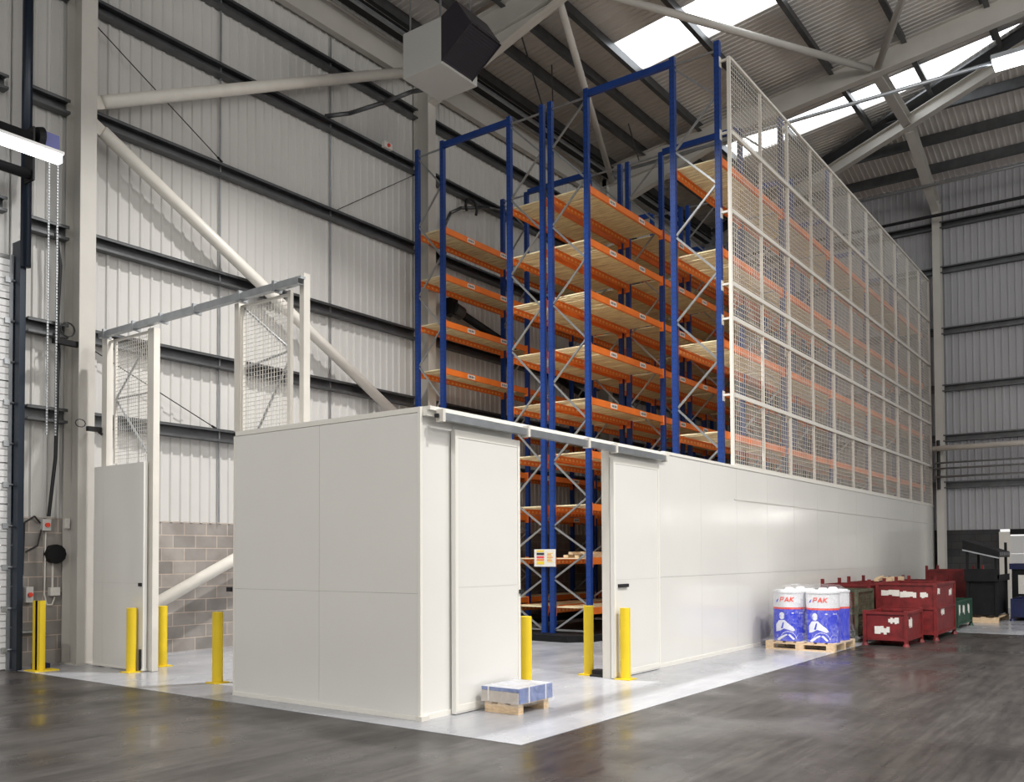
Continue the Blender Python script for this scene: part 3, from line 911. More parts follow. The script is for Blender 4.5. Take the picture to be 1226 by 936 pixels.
# aisle ties
for i in (0, 1, 2, 3, 4, 5):
    for (a, b, lb) in ((YB0, YA1, 'right'), (YC1, YD0, 'left')):
        if lb == 'left' and i > 3: continue
        xx = XF + BAY * i
        m = MB().box(xx - 0.04, xx + 0.04, min(a, b) + 0.051, max(a, b) - 0.051, 10.66, 10.78)
        nm = ['nearest the camera', 'second one back', 'third one back', 'fourth one back', 'fifth one back', 'farthest back'][i]
        tag(m.build('aisle_tie', BLUE), 'blue tie beam spanning the %s aisle at the rack tops, %s' % (lb, nm), 'tie beam', 'tie beams over the aisles')
# brackets from rack to mesh
for i in range(6):
    xx = XF + BAY * i
    for zz in RZ[1:]:
        if zz in (6.43, 9.13) and False: continue
        MB().box(xx - 0.02, xx + 0.02, ym + 0.03, YA0 - 0.05, zz - 0.015, zz + 0.02).box(xx - 0.045, xx + 0.045, YA0 - 0.056, YA0 - 0.05, zz - 0.10, zz + 0.08).build('stand_off', MESHW, ms)

# things on the racks near the doorway
for k, (x0, x1, y, z, a) in enumerate(((15.06, 17.9, 9.25, 1.62, 0), (15.05, 17.6, 9.45, 1.62, .04), (15.06, 18.0, 9.72, 1.62, .02), (15.05, 17.7, 9.33, 1.68, .04), (15.06, 17.5, 9.60, 1.68, .03))):
    m = MB().bar((x0, y, z + 0.03), (x1, y + a, z + 0.03), 0.10, 0.055)
    tag(m.build('timber_plank', WOODL), 'loose timber plank on the low rack shelf behind the doorway, %s' % ['front lower', 'middle lower', 'rear lower', 'front upper', 'rear upper'][k], 'plank', 'planks on the low shelf')
sg = thing('notice_board', 'white notice sheet with coloured print hung across the rack uprights', 'sign', (14.85, 10.0, 1.45))
ys0, ys1, zs0, zs1 = 9.83, 10.34, 1.445, 1.79
MB().box(14.86, 14.872, ys0, ys1, zs0, zs1).build('board', PAPER, sg)
q = MB()
xk = 14.857
rows = [(0.30, 0.335, YEL_L), (0.235, 0.285, INK), (0.17, 0.215, PINK_L), (0.12, 0.155, ORG_L), (0.045, 0.105, YEL_L)]
mats = [YEL_L, INK, PINK_L, ORG_L]
for z0, z1, mm in rows:
    q.box(xk, 14.86, ys1 - 0.24, ys1 - 0.06, zs0 + z0 * .97, zs0 + z1 * .97, mats.index(mm))
for j in range(7):
    q.box(xk, 14.86, ys0 + 0.06 + 0.02 * (j % 3), ys0 + 0.20, zs0 + 0.09 + j * 0.028, zs0 + 0.105 + j * 0.028, 3 if j % 2 else 0)
q.build('printed_blocks', mats, sg)

# ------------------------------------------------------------------ tall door frame at the left (plane X = 7.5)
XD = 7.5
tf = thing('tall_door_frame', 'tall white steel door frame with mesh side panels before the left wall', 'frame', (XD, 11.2, 0))
def post(y, wy, z0, z1, wx=0.1, m=STEELW, n='post'):
    return MB().box(XD - wx / 2, XD + wx / 2, y - wy / 2, y + wy / 2, z0, z1).build(n, m, tf)
post(13.265, 0.14, 0.01, 5.06)
post(13.03, 0.03, 3.1, 5.0, 0.04, n='mesh_frame')
post(12.01, 0.16, 0.01, 5.02)
post(10.00, 0.09, 0.01, 5.04)
post(9.92, 0.025, 3.1, 5.0, 0.04, n='mesh_frame')
post(8.975, 0.06, 0.01, 5.04, 0.05)
post(8.70, 0.08, 0.01, 5.20)
MB().box(XD - 0.17, XD - 0.09, 8.63, 13.24, 5.03, 5.11).box(XD - 0.13, XD - 0.05, 8.63, 13.24, 5.11, 5.14).build('track_rail', GALVL, tf)
MB().box(XD - 0.165, XD - 0.095, 8.62, 8.63, 5.04, 5.10).build('track_end', BLACK, tf)
for yy in (9.1, 9.8, 10.8, 11.6, 12.3, 13.1):
    MB().box(XD - 0.18, XD - 0.04, yy - 0.02, yy + 0.02, 5.01, 5.15).build('track_bracket', GALVL, tf)
MB().box(XD - 0.02, XD + 0.02, 12.09, 13.19, 4.98, 5.01).build('mesh_frame', STEELW, tf)
MB().box(XD - 0.02, XD + 0.02, 9.0, 9.96, 4.98, 5.01).build('mesh_frame', STEELW, tf)
def meshp(y0, y1, z0, z1):
    m = MB(); r = 0.0028
    ny = int((y1 - y0) / 0.055); nz = int((z1 - z0) / 0.055)
    for j in range(1, ny):
        yy = y0 + (y1 - y0) * j / ny; m.box(XD - r, XD + r, yy - r, yy + r, z0, z1)
    for j in range(1, nz):
        zz = z0 + (z1 - z0) * j / nz; m.box(XD - r * 3, XD - r, y0, y1, zz - r, zz + r)
    m.build('wire_panel', MESHW, tf)
MB().box(XD - 0.07, XD - 0.05, 10.06, 10.17, 1.20, 1.26).build('latch', BLACK, tf)
meshp(12.09, 13.03, 3.1, 4.98); meshp(9.0, 9.92, 1.2, 4.98)
for p, q in (((12.10, 4.95), (13.02, 4.12)), ((12.10, 4.10), (13.02, 4.10)), ((13.02, 4.06), (12.10, 3.12)),
             ((9.91, 4.97), (9.0, 4.30)), ((9.91, 4.18), (9.0, 4.28)), ((9.0, 4.18), (9.8, 3.1))):
    MB().tube((XD + 0.02, p[0], p[1]), (XD + 0.02, q[0], q[1]), 0.016, 8).build('brace_rod', GALVL, tf)
ld = thing('sliding_door', 'grey shaded door leaf parked beside the first column', 'sliding door', (XD - 0.12, 12.7, 0.03))
MB().box(XD - 0.14, XD - 0.08, 12.02, 13.37, 0.05, 3.05).build('leaf_panel', PANEL, ld)
MB().box(XD - 0.142, XD - 0.14, 13.10, 13.105, 0.09, 3.03).box(XD - 0.142, XD - 0.14, 12.04, 13.35, 1.28, 1.285).build('panel_seam', SEAM, ld)
MB().box(XD - 0.15, XD - 0.07, 12.02, 13.37, 0.02, 0.05).build('base_channel', TRIM, ld)
MB().box(XD - 0.16, XD - 0.14, 12.05, 12.12, 1.24, 1.29).build('latch', BLACK, ld)
MB().box(XD - 0.17, XD - 0.14, 12.05, 12.08, 0.03, 0.33).build('floor_bolt', BLACK, ld)
cm = thing('security_camera', 'small black camera with looped cable on the narrow frame post', 'camera', (XD - 0.1, 13.45, 3.6))
MB().box(XD - 0.28, XD - 0.065, 13.30, 13.37, 3.60, 3.67).tube((XD - .10, 13.33, 3.60), (XD - .058, 13.30, 3.56), .02).build('camera_body', BLACK, cm)
cl = MB()
for i in range(10):
    t0, t1 = i / 10 * 2 * math.pi, (i + 1) / 10 * 2 * math.pi
    cl.tube((XD - .33 + .08 * math.cos(t0), 13.44, 3.72 + .06 * math.sin(t0)), (XD - .33 + .08 * math.cos(t1), 13.44, 3.72 + .06 * math.sin(t1)), 0.007, 6)
cl.build('cable_loop', BLACK, cm)

# ------------------------------------------------------------------ unit heater hanging at the eaves
hx0, hx1, hy0, hy1, hz0, hz1 = 12.43, 13.50, 10.68, 11.64, 10.75, 11.62
hb = thing('unit_heater', 'grey box heater with black louvres hanging below the roof', 'heater', (12.9, 11.1, hz0))
MB().box(hx0, hx1, hy0, hy1, hz0, hz1).build('casing', HEAT, hb, bevel=0.01)
hxa, hxb = hx0 + 0.0, hx1 - 0.16
MB().box(hxa + .02, hxb - .02, hy0 - 0.02, hy0, hz0 + 0.05, hz1 - 0.02).build('grille_back', LOUV, hb)
NL = 15
for i in range(NL):
    t_ = (i + 0.5) / NL
    yy = hy0 - 0.03 - 0.66 * t_; zz = hz0 + 0.05 + 0.46 * t_
    MB().prism([(0.026, -0.022), (0.034, -0.014), (-0.014, 0.075), (-0.022, 0.067)], (hxa + .02, yy, zz), (hxb - .02, yy, zz), (0, 1, 0), (0, 0, 1)).build('louvre', LOUV, hb)
prc = [(hy0, hz0 + 0.03), (hy0 - 0.71, hz0 + 0.50), (hy0 - 0.36, hz1 + 0.16), (hy0, hz1 + .0)]
for xa, xb in ((hxa, hxa + .02), (hxb - .02, hxb)):
    MB().prism(prc, (xa, 0, 0), (xb, 0, 0), (0, 1, 0), (0, 0, 1)).build('louvre_cheek', LOUV, hb)
MB().prism([(hy0 - 0.71, hz0 + 0.50), (hy0 - 0.69, hz0 + 0.50), (hy0 - 0.34, hz1 + 0.15), (hy0 - 0.36, hz1 + 0.16)], (hxa + .02, 0, 0), (hxb - .02, 0, 0), (0, 1, 0), (0, 0, 1)).build('hood_top', LOUV, hb)
for xx, yy in ((hx0 + .1, hy0 + .1), (hx1 - .1, hy0 + .1), (hx0 + .1, hy1 - .1), (hx1 - .1, hy1 - .1)):
    MB().box(xx - .012, xx + .012, yy - .012, yy + .012, hz1, zroof(yy, -0.3)).build('hanger', GALVL, hb)
fl = MB().path([(13.4, 11.64, 11.0), (13.3, 12.2, 11.05), (13.2, 12.9, 11.0), (12.9, 13.6, 10.86), (12.6, 14.0, 10.8)], 0.045, 10)
tag(fl.build('flue_pipe', GALV, smooth=True), 'bent grey pipe running from the heater down to the wall', 'pipe')
bx = thing('wall_sensor', 'small pale box with a red centre fixed to the wall below the heater', 'sensor', (14.35, 13.93, 10.9))
MB().box(14.2, 14.46, 13.86, 13.94, 10.72, 10.86).build('sensor_body', PAPER, bx)
MB().tube((14.33, 13.83, 10.79), (14.33, 13.86, 10.79), 0.04, 12).build('sensor_eye', DRUMR, bx)
cp = MB().path([(16.3, 13.9, 8.9), (16.3, 13.9, 9.6), (16.5, 13.9, 9.95), (16.9, 13.9, 10.2), (18, 13.9, 10.55), (20.5, 13.9, 11.0)], 0.04, 10)
tag(cp.build('wall_conduit', GALV, smooth=True), 'curved grey conduit on the wall behind the left rack', 'conduit')
dp = thing('wall_pipe', 'thick dark pipe with a valve sloping down the wall behind the left rack', 'pipe', (16.7, 13.8, 7.5))
MB().tube((16.75, 13.82, 7.56), (22.8, 13.82, 6.28), 0.10, 14).build('pipe_run', BLACKM, dp, smooth=True)
MB().tube((16.5, 13.82, 7.62), (16.8, 13.82, 7.55), 0.17, 14).build('flange', GALV, dp)
MB().box(16.35, 16.6, 13.75, 14.0, 7.45, 7.85).build('valve_box', BLACKM, dp)
cc = MB()
for i in range(14):
    t0, t1 = -0.6 + i / 14 * 4.4, -0.6 + (i + 1) / 14 * 4.4
    cc.tube((17.25 + .22 * math.cos(t0), 13.85, 10.3 + .22 * math.sin(t0)), (17.25 + .22 * math.cos(t1), 13.85, 10.3 + .22 * math.sin(t1)), 0.035, 8)
tag(cc.build('hose_loop', BLACK), 'black hose loop on the wall behind the left rack', 'hose')

# ------------------------------------------------------------------ pipes and light under the roof
pp = MB().tube((22.0, 12.6, 12.45), (22.0, 2.95, 12.45), 0.045, 10)
tag(pp.build('lighting_conduit', GALVL, smooth=True), 'thin pale conduit under the narrow rooflight leading to a lamp', 'conduit')
hl = thing('hanging_light', 'bright white hanging strip light near the upper right corner', 'light', (22.0, 2.0, 12.4))
MB().box(21.75, 22.25, 0.6, 2.95, 12.34, 12.40).build('light_panel', TUBEL, hl)
MB().box(21.73, 22.27, 0.58, 2.97, 12.40, 12.50).build('housing', GALVL, hl)
for k, (x_, z_, r_, mm, lb) in enumerate(((29.6, 12.95, 0.045, GALVL, 'pale pipe crossing below the roof over the end wall'), (30.2, 12.2, 0.05, BLACK, 'black pipe crossing the end wall below the pale one'))):
    m = MB().tube((x_, 12.0, z_), (x_, -6, z_), r_, 10)
    tag(m.build('service_pipe', mm, smooth=True), lb, 'pipe')
for k, (z_, r_, mm, nm) in enumerate(((4.97, 0.085, STEELW, 'thick cream trunking pipe on the end wall, above three thin pipes'), (4.52, 0.03, GALVL, 'upper of three thin pipes on the end wall'),
                                      (4.34, 0.03, GALVL, 'middle of three thin pipes on the end wall'), (4.08, 0.035, GALVL, 'lower of three thin pipes on the end wall'))):
    m = MB().tube((30.62 if k == 0 else 30.66, 6.0, z_), (30.62 if k == 0 else 30.66, -6, z_), r_, 10)
    tag(m.build('service_pipe', mm, smooth=True), nm, 'pipe')

# door in the end wall
d2 = MB(); z = 0.02
while z < 2.2:
    d2.box(XE - 0.14, XE - 0.10, -0.5, 3.98, z, min(z + 0.54, 2.24)); z += 0.55
struct(d2.build('door_2', DOORW))
struct(MB().box(XE - 0.18, XE - 0.05, 3.98, 4.28, 0, 2.34).build('trim_2', STEELW))
struct(MB().box(XE - 0.17, XE - 0.05, -0.5, 3.98, 2.25, 2.42).build('trim_3', BLACKM))

# ------------------------------------------------------------------ drums on a pallet
def euro_pallet(x0, y0, lx, ly, label, z=0.004, wood=WOODL, run='y'):
    """pallet with boards; skids run along the long axis"""
    t = thing('wooden_pallet', label, 'pallet', (x0 + lx / 2, y0 + ly / 2, z))
    for i in range(3):                                   # blocks and skids along Y at three X
        xx = x0 + (lx - 0.1) * i / 2
        for j in range(3):
            yy = y0 + (ly - 0.145) * j / 2
            MB().box(xx, xx + 0.1, yy, yy + 0.145, z + 0.022, z + 0.10).build('block', wood, t)
        MB().box(xx, xx + 0.1, y0, y0 + ly, z, z + 0.022).build('bottom_board', wood, t)
        MB().box(xx, xx + 0.1, y0, y0 + ly, z + 0.10, z + 0.122).build('stringer', wood, t)
    n = 7
    for i in range(n):
        yy = y0 + (ly - 0.12) * i / (n - 1)
        MB().box(x0, x0 + lx, yy, yy + 0.12, z + 0.122, z + 0.144).build('deck_board', wood, t)
    return t
euro_pallet(15.5, 4.62, 1.2, 1.2, 'pale wooden pallet under the blue and white drums')
def drum(cx, cy, label, detail=True):
    r, z0, h = 0.275, 0.152, 0.84
    t = thing('welding_wire_drum', label, 'drum', (cx, cy, z0), 'blue and white drums on the pallet')
    zs = z0 + h * 0.66; zr = z0 + h * 0.70
    n = 40
    MB().tube((cx, cy, z0), (cx, cy, zs), r, n).build('blue_band', DRUMB, t, smooth=False)
    MB().tube((cx, cy, zs), (cx, cy, zr), r + .001, n).build('red_band', DRUMR, t)
    MB().tube((cx, cy, zr), (cx, cy, z0 + h), r, n).build('white_band', DRUMW, t)
    MB().tube((cx, cy, z0 + h), (cx, cy, z0 + h + 0.03), r + .012, n).tube((cx, cy, z0 + h + 0.03), (cx, cy, z0 + h + 0.05), r * .9, n).tube((cx, cy, z0 + h + .05), (cx, cy, z0 + h + .09), .09, 16, r2=.06).build('lid', DRUMW, t)
    if not detail: return t
    a0 = math.atan2(-cy, -cx) + 0.0                        # faces the aisle
    def W(u, v, e=0.0025):                                # u across (right +), v up, both metres
        a = a0 + u / r
        return (cx + (r + e) * math.cos(a), cy + (r + e) * math.sin(a), z0 + v)
    def shape(poly, mats_, name):
        m = MB()
        for pts in poly:
            # fan made of thin vertical strips so it follows the drum
            us = [p[0] for p in pts]; lo, hi = min(us), max(us); k = max(2, int((hi - lo) / 0.02) + 1)
            for s in range(k):
                ua, ub = lo + (hi - lo) * s / k, lo + (hi - lo) * (s + 1) / k
                def cut(u):
                    vs = []
                    for (x1, y1), (x2, y2) in zip(pts, pts[1:] + pts[:1]):
                        if (x1 - u) * (x2 - u) <= 0 and abs(x1 - x2) > 1e-9:
                            vs.append(y1 + (y2 - y1) * (u - x1) / (x2 - x1))
                    return (min(vs), max(vs)) if len(vs) >= 2 else (None, None)
                e = (hi - lo) * 0.001
                l0, h0 = cut(ua + e); l1, h1 = cut(ub - e)
                if l0 is None or l1 is None: continue
                m.face([W(ua, l0), W(ub, l1), W(ub, h1), W(ua, h0)])
        if m.f: m.build(name, mats_, t)
    # lettering PAK, slanted
    sk = 0.18
    def stroke(x1, y1, x2, y2, w=0.020):
        dx, dy = x2 - x1, y2 - y1; L = math.hypot(dx, dy); nx, ny = -dy / L * w / 2, dx / L * w / 2
        return [(x1 + nx, y1 + ny), (x2 + nx, y2 + ny), (x2 - nx, y2 - ny), (x1 - nx, y1 - ny)]
    H = 0.085; B = h * 0.815
    def sl(poly): return [(p[0] + (p[1]) * sk, p[1] + B) for p in poly]
    L = []
    ox = -0.17
    L += [sl(stroke(ox, 0, ox, H)), sl(stroke(ox, H - .01, ox + .055, H - .01)), sl(stroke(ox, H * .45, ox + .055, H * .45)), sl(stroke(ox + .055, H * .38, ox + .055, H))]
    ox += 0.085
    L += [sl(stroke(ox, 0, ox + .03, H)), sl(stroke(ox + .03, H, ox + .062, 0)), sl(stroke(ox + .01, H * .3, ox + .055, H * .3, .016))]
    ox += 0.088
    L += [sl(stroke(ox, 0, ox, H)), sl(stroke(ox, H * .45, ox + .06, H)), sl(stroke(ox + .01, H * .5, ox + .06, 0))]
    shape(L, DRUMR, 'lettering')
    shape([[(-.27, B + .0), (-.235, B - .01), (-.205, B + .03), (-.20, B + .06), (-.235, B + .035)]], DRUMB, 'emblem')
    # worker print: head, goggles, shoulders, arms, cable loop
    F = []
    ho, hv = -.14, .44
    F.append([(ho + .055 * math.cos(q), hv + .065 * math.sin(q)) for q in [i * math.pi / 6 for i in range(12)]])
    F.append([(-.27, .16), (-.27, .28), (-.20, .36), (-.09, .37), (-.03, .31), (.06, .24), (.09, .19), (.05, .17), (-.03, .20), (-.10, .22), (-.17, .18)])
    F.append([(-.25, .02), (-.20, .06), (-.12, .10), (-.05, .13), (-.04, .11), (-.12, .06), (-.20, .0)])
    F.append(stroke(-.02, .12, .07, .03, .035))
    for i in range(9):
        t0, t1 = math.pi * (0.05 + .1 * i), math.pi * (0.05 + .1 * (i + 1))
        F.append(stroke(-.03 + .14 * math.cos(t0), .03 + .14 * math.sin(t0), -.03 + .14 * math.cos(t1), .03 + .14 * math.sin(t1), .011))
    F.append(stroke(.03, .49, .07, .49, .018))
    for j in range(3): F.append(stroke(.17 + j * .032, .49, .19 + j * .032, .49, .018))
    for i in range(10):
        t0, t1 = math.pi * (.1 * i), math.pi * (.1 * (i + 1))
        F.append(stroke(.19 + .08 * math.cos(t0), .04 + .10 * math.sin(t0), .19 + .08 * math.cos(t1), .04 + .10 * math.sin(t1), .006))
    shape(F, FIGW, 'printed_figure')
    G_ = [[(ho - .04, hv - .02), (ho + .05, hv - .02), (ho + .05, hv + .012), (ho - .04, hv + .012)]]
    G_.append([(-.16, .22), (-.12, .33), (-.10, .33), (-.12, .22)])
    m0 = W
    def W2(u, v): return m0(u, v, 0.004)
    mm = MB()
    for pts in G_:
        mm.face([W2(*p_) for p_ in pts])
    mm.build('print_detail', DRUMB, t)  # goggles and a slanted mark printed in blue over the figure
    return t
drum(15.80, 5.485, 'blue and white welding wire drum at front left on the pallet, red PAK lettering')
drum(15.80, 4.90, 'blue and white welding wire drum at front right on the pallet, red PAK lettering')
drum(16.38, 5.485, 'plain sided blue and white drum at the back left of the pallet', False)
drum(16.38, 4.90, 'plain sided blue and white drum at the back right of the pallet', False)
# cling film around the drums
fm = MB()
def ring(x0, x1, y0, y1, z, r, n=6, jit=0.0):
    out = []
    for cx, cy, a in ((x1 - r, y1 - r, 0), (x0 + r, y1 - r, math.pi / 2), (x0 + r, y0 + r, math.pi), (x1 - r, y0 + r, 1.5 * math.pi)):
        for i in range(n):
            t = a + math.pi / 2 * i / (n - 1)
            out.append((cx + r * math.cos(t) + random.uniform(-jit, jit), cy + r * math.sin(t) + random.uniform(-jit, jit), z + random.uniform(-jit, jit)))
    return out
def skin(mb, rings):
    for A, B_ in zip(rings, rings[1:]):
        n = len(A)
        for i in range(n):
            j = (i + 1) % n
            mb.face([A[i], A[j], B_[j], B_[i]])
R = [ring(15.44, 16.80, 4.52, 5.90, 0.15, .1, jit=.02), ring(15.49, 16.74, 4.58, 5.78, 0.22, .15, jit=.012), ring(15.505, 16.70, 4.60, 5.765, 0.5, .26, jit=.006), ring(15.505, 16.68, 4.60, 5.76, 0.85, .27, jit=.008),
     ring(15.52, 16.66, 4.62, 5.74, 1.03, .27, jit=.01), ring(15.62, 16.56, 4.74, 5.64, 1.10, .3, jit=.02), ring(15.9, 16.3, 5.0, 5.4, 1.13, .15, jit=.02)]
skin(fm, R)
tag(fm.build('plastic_wrap', FILM, smooth=True), 'clear plastic film wrapped around the drums on the pallet', 'plastic wrap')

# small wrapped parcel
PTOP = mat('parcel_top', (0.62, 0.63, 0.68), 0.5, var=0.12, vscale=12)
sp = thing('small_pallet', 'small wooden skid under the wrapped parcel by the doorway', 'pallet', (7.85, 5.75, 0.004))
MB().box(7.60, 7.69, 5.50, 5.94, 0.004, 0.10).build('skid', WOODL, sp)
MB().box(8.07, 8.16, 5.50, 5.94, 0.004, 0.10).build('skid', WOODL, sp)
MB().box(7.60, 8.16, 5.50, 5.60, 0.10, 0.112).box(7.60, 8.16, 5.67, 5.77, 0.10, 0.112).box(7.60, 8.16, 5.84, 5.94, 0.10, 0.112).build('top_board', WOODL, sp)
pc = thing('wrapped_parcel', 'low blue and tan parcel in clear film with white straps', 'parcel', (7.88, 5.73, 0.112))
MB().box(7.57, 8.20, 5.475, 5.965, 0.114, 0.235, 0).box(7.57, 8.20, 5.475, 5.965, 0.236, 0.275, 1).build('box_stack', [CARD, PBLUE], pc, bevel=0.006)
MB().box(7.575, 8.195, 5.470, 5.475, 0.12, 0.272).build('printed_side', PBLUE, pc)
MB().box(7.575, 8.195, 5.48, 5.96, 0.2752, 0.2762).build('top_sheet', PTOP, pc)
for xx in (7.75, 8.06):
    MB().box(xx - .008, xx + .008, 5.466, 5.974, 0.2764, 0.2795).box(xx - .008, xx + .008, 5.464, 5.470, 0.11, 0.279).build('strap', PAPER, pc)
MB().box(7.564, 7.57, 5.86, 5.875, 0.13, 0.277).build('strap', PAPER, pc)
fm = MB()
skin(fm, [ring(7.54, 8.22, 5.44, 5.99, 0.09, .03, 4, .008), ring(7.555, 8.212, 5.455, 5.98, 0.2, .02, 4, .004), ring(7.56, 8.21, 5.46, 5.975, 0.285, .02, 4, .004), ring(7.7, 8.1, 5.6, 5.85, 0.292, .02, 4, .004)])
fm.build('film', FILM, pc)

# ------------------------------------------------------------------ steel stillages
def stillage(x0, x1, y0, y1, h, m, label, name='stillage_bin', foot=0.12, mesh=False, stickers=(), rims=True, ears=0.0, mat2=None, z0=0.0):
    t = thing(name, label, 'bin', ((x0 + x1) / 2, (y0 + y1) / 2, z0), 'metal stillages along the wall')
    pw_ = 0.06
    for xx in (x0, x1 - pw_):
        for yy in (y0, y1 - pw_):
            p_ = MB().box(xx, xx + pw_, yy, yy + pw_, z0 + 0.05, z0 + h + ears).build('corner_post', mat2 or m, t)
            MB().tube((xx + pw_ / 2, yy + pw_ / 2, z0 + 0.0), (xx + pw_ / 2, yy + pw_ / 2, z0 + 0.055), 0.065, 12, r2=0.04).build('foot', mat2 or m, p_)
    zt = z0 + h - 0.03
    def wall(axis, off, a, b, out):
        mm = MB(); n = max(3, int((b - a) / 0.14))
        if mesh:
            k = int((b - a) / 0.05)
            for i in range(k + 1):
                q_ = a + (b - a) * i / k
                if axis == 'x': mm.box(q_ - .004, q_ + .004, off - .004, off + .004, z0 + foot, zt)
                else: mm.box(off - .004, off + .004, q_ - .004, q_ + .004, z0 + foot, zt)
            k = int((zt - foot - z0) / 0.05)
            for i in range(k + 1):
                q_ = z0 + foot + (zt - foot - z0) * i / k
                if axis == 'x': mm.box(a, b, off - .004, off + .004, q_ - .004, q_ + .004)
                else: mm.box(off - .004, off + .004, a, b, q_ - .004, q_ + .004)
        else:
            if axis == 'x': mm.box(a, b, off - .006, off + .006, z0 + foot, zt)
            else: mm.box(off - .006, off + .006, a, b, z0 + foot, zt)
        mm.build('side_panel', m, t)
    wall('x', y0 + 0.03, x0 + pw_, x1 - pw_, -1); wall('x', y1 - 0.03, x0 + pw_, x1 - pw_, 1)
    wall('y', x0 + 0.03, y0 + pw_, y1 - pw_, -1); wall('y', x1 - 0.03, y0 + pw_, y1 - pw_, 1)
    r_ = MB()
    for zz in (z0 + foot, zt) + ((z0 + h * .55,) if mesh or h > 0.9 else ()):
        r_.box(x0 + pw_, x1 - pw_, y0 + .004, y0 + .05, zz - .02, zz + .025); r_.box(x0 + pw_, x1 - pw_, y1 - .05, y1 - .004, zz - .02, zz + .025)
        r_.box(x0 + .004, x0 + .05, y0 + pw_, y1 - pw_, zz - .02, zz + .025); r_.box(x1 - .05, x1 - .004, y0 + pw_, y1 - pw_, zz - .02, zz + .025)
    r_.build('rim_frame', mat2 or m, t)
    MB().box(x0 + .03, x1 - .03, y0 + .03, y1 - .03, z0 + foot - .01, z0 + foot + .01).build('bin_floor', m, t)
    for (side, u, v, w_, h_) in stickers:
        q_ = MB(); k = 5
        if side == 'x':     # on the face towards -X ; u along Y from y1
            yy = y1 - u
            base = [(x0 + 0.018, yy, v)]
            for i in range(k):
                ya, yb = yy - w_ * i / k, yy - w_ * (i + 1) / k
                q_.box(x0 + .019, x0 + .024, ya, yb, z0 + v + random.uniform(0, .3) * h_, z0 + v + h_ * random.uniform(.75, 1.0))
        else:
            for i in range(k):
                xa, xb = x0 + u + w_ * i / k, x0 + u + w_ * (i + 1) / k
                q_.box(xa, xb, y0 + .019, y0 + .024, z0 + v + random.uniform(0, .3) * h_, z0 + v + h_ * random.uniform(.75, 1.0))
        q_.build('torn_label', PAPER, t)
    return t
stillage(17.15, 18.38, 3.83, 4.60, 0.62, RED, 'small low red metal bin with torn white labels, nearest in the row', stickers=(('x', .20, .20, .26, .16), ('x', .44, .40, .18, .12), ('y', .2, .32, .25, .2)), ears=.02)
stillage(18.78, 20.65, 3.66, 4.78, 1.10, RED, 'big tall red metal bin with ragged white labels behind the small one', stickers=(('x', .10, .82, .34, .14), ('x', .45, .80, .30, .14), ('x', .82, .80, .14, .12), ('y', .2, .85, .2, .15), ('y', .5, .45, .3, .16), ('y', 1.3, .8, .25, .16)))
stillage(17.5, 18.65, 4.78, 5.75, 0.99, OLIVE, 'rusty dark green mesh cage bin beside the wrapped drums', name='cage_bin', mesh=True, stickers=(('x', .25, .45, .5, .1),))
stillage(19.05, 20.3, 4.95, 5.95, 1.05, RED, 'red metal bin against the white wall behind the green cage', ears=.10)
stillage(20.85, 22.1, 4.85, 5.92, 1.05, RED, 'red metal bin against the white wall holding pale timber', ears=.12)
stillage(24.4, 25.9, 4.75, 5.9, 1.0, RED, 'dark red metal bin far back beside the end of the white wall', ears=.10)
stillage(26.3, 27.8, 4.2, 5.4, 1.25, RED, 'farthest dark red bin, in front of the end wall blockwork', ears=.10)
stillage(21.5, 23.25, 3.77, 4.65, 0.64, GREEN, 'low dark green bin with pale labels behind the big red one', stickers=(('y', .25, .3, .14, .25), ('y', .7, .3, .2, .22), ('y', 1.3, .3, .18, .25)))
stillage(25.3, 27.0, 1.9, 3.25, 0.55, BINBLUE, 'dark blue bin at the right edge beyond the black shelving')
m = MB().box(20.93, 22.05, 4.98, 5.16, 1.06, 1.15)
m.bar((20.9, 5.3, 1.09), (22.2, 5.5, 1.13), .1, .06)
tag(m.build('timber_board', WOODL), 'pale timber lying across the top of a red bin', 'timber')

# black shelving unit on a pallet
eu = thing('shelf_skid', 'wooden skid under the black shelving unit', 'pallet', (25.0, 3.7, 0.004))
MB().box(24.22, 24.34, 3.37, 4.05, 0.004, 0.12).box(25.8, 25.92, 3.37, 4.05, 0.004, 0.12).build('skid', WOODL, eu)
MB().box(24.22, 25.95, 3.37, 3.47, 0.12, 0.14).box(24.22, 25.95, 3.65, 3.75, 0.12, 0.14).box(24.22, 25.95, 3.95, 4.05, 0.12, 0.14).build('deck_board', WOODL, eu)
bs = thing('black_shelving', 'black steel parts shelving with a tilted top tray by the end wall', 'shelving', (25.0, 3.7, 0.14))
for xx in (24.25, 25.85):
    for yy in (3.38, 4.0):
        MB().box(xx, xx + .06, yy, yy + .06, 0.142, 1.95 if yy > 3.9 or xx > 25 else 1.70).build('shelf_post', BLACKM, bs)
MB().box(24.3, 25.85, 3.42, 4.04, 0.18, 1.0).build('lower_cabinet', BLACKM, bs)
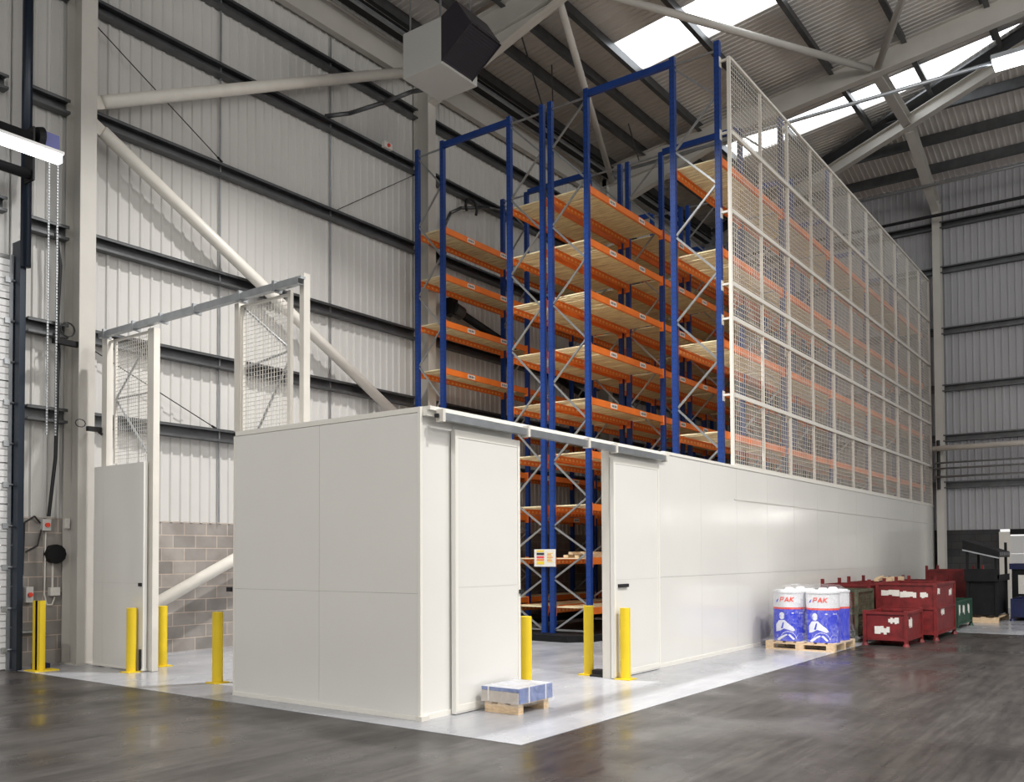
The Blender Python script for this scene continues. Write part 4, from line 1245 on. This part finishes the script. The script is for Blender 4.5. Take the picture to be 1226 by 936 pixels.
MB().box(24.2, 25.95, 3.34, 4.09, 1.0, 1.05).box(24.2, 24.23, 3.34, 4.09, 1.05, 1.3).box(24.2, 25.95, 3.34, 3.37, 1.05, 1.16).build('middle_tray', BLACKM, bs)
MB().prism([(3.33, 1.58), (4.12, 1.78), (4.12, 2.0), (3.33, 1.72)], (24.2, 0, 0), (25.95, 0, 0), (0, 1, 0), (0, 0, 1)).build('tilted_tray', BLACKM, bs)
MB().bar((24.19, 4.12, 1.76), (24.19, 3.33, 1.56), .02, .03).build('tray_edge', GALVL, bs)
for i in range(5):
    MB().box(24.35 + i * .3, 24.55 + i * .3, 3.325, 3.34, 1.62, 1.70).build('bin_slot', GALV, bs)
for k, (xx, yy) in enumerate(((24.5, 3.85), (24.55, 3.6), (24.9, 3.5))):
    m = MB().box(xx, xx + .2, yy - .1, yy + .1, 1.052, 1.20 - .03 * k)
    tag(m.build('parts_box', [PAPER, SWG, PAPER][k]), ['white box on the middle tray of the black shelving, leftmost', 'grey box on the middle tray of the black shelving, middle one', 'white box on the middle tray of the black shelving, rightmost'][k], 'box', 'boxes on the black shelving')
t = thing('storage_cabinet', 'dark cabinet with blue top standing right of the black shelving', 'cabinet', (27.5, 2.9, 0))
MB().box(27.2, 28.2, 2.2, 3.45, 0.03, 1.25).build('cabinet_body', BLACKM, t)
MB().box(27.15, 28.25, 2.15, 3.5, 1.25, 1.40).build('cabinet_top', BINBLUE, t)
MB().box(27.19, 27.2, 3.15, 3.3, 0.6, 1.1).build('white_label', PAPER, t)

# unseen lights added on the end wall to put bright spots in the panels
for k, (yy, zz) in enumerate(((1.0, 2.95), (-0.9, 3.0), (-3.6, 3.1))):
    t = thing('added_reflection_light', 'small added reflection light on the end wall right of the view, %s' % ['nearest the door jamb', 'middle one', 'farthest right'][k], 'light', (XE - 0.1, yy, zz))
    MB().box(XE - 0.10, XE - 0.03, yy - 0.14, yy + 0.14, zz, zz + 0.2).build('housing', BLACKM, t)
    MB().box(XE - 0.14, XE - 0.10, yy - 0.11, yy + 0.11, zz + 0.02, zz + 0.18).build('lens', ADDGLOW, t)
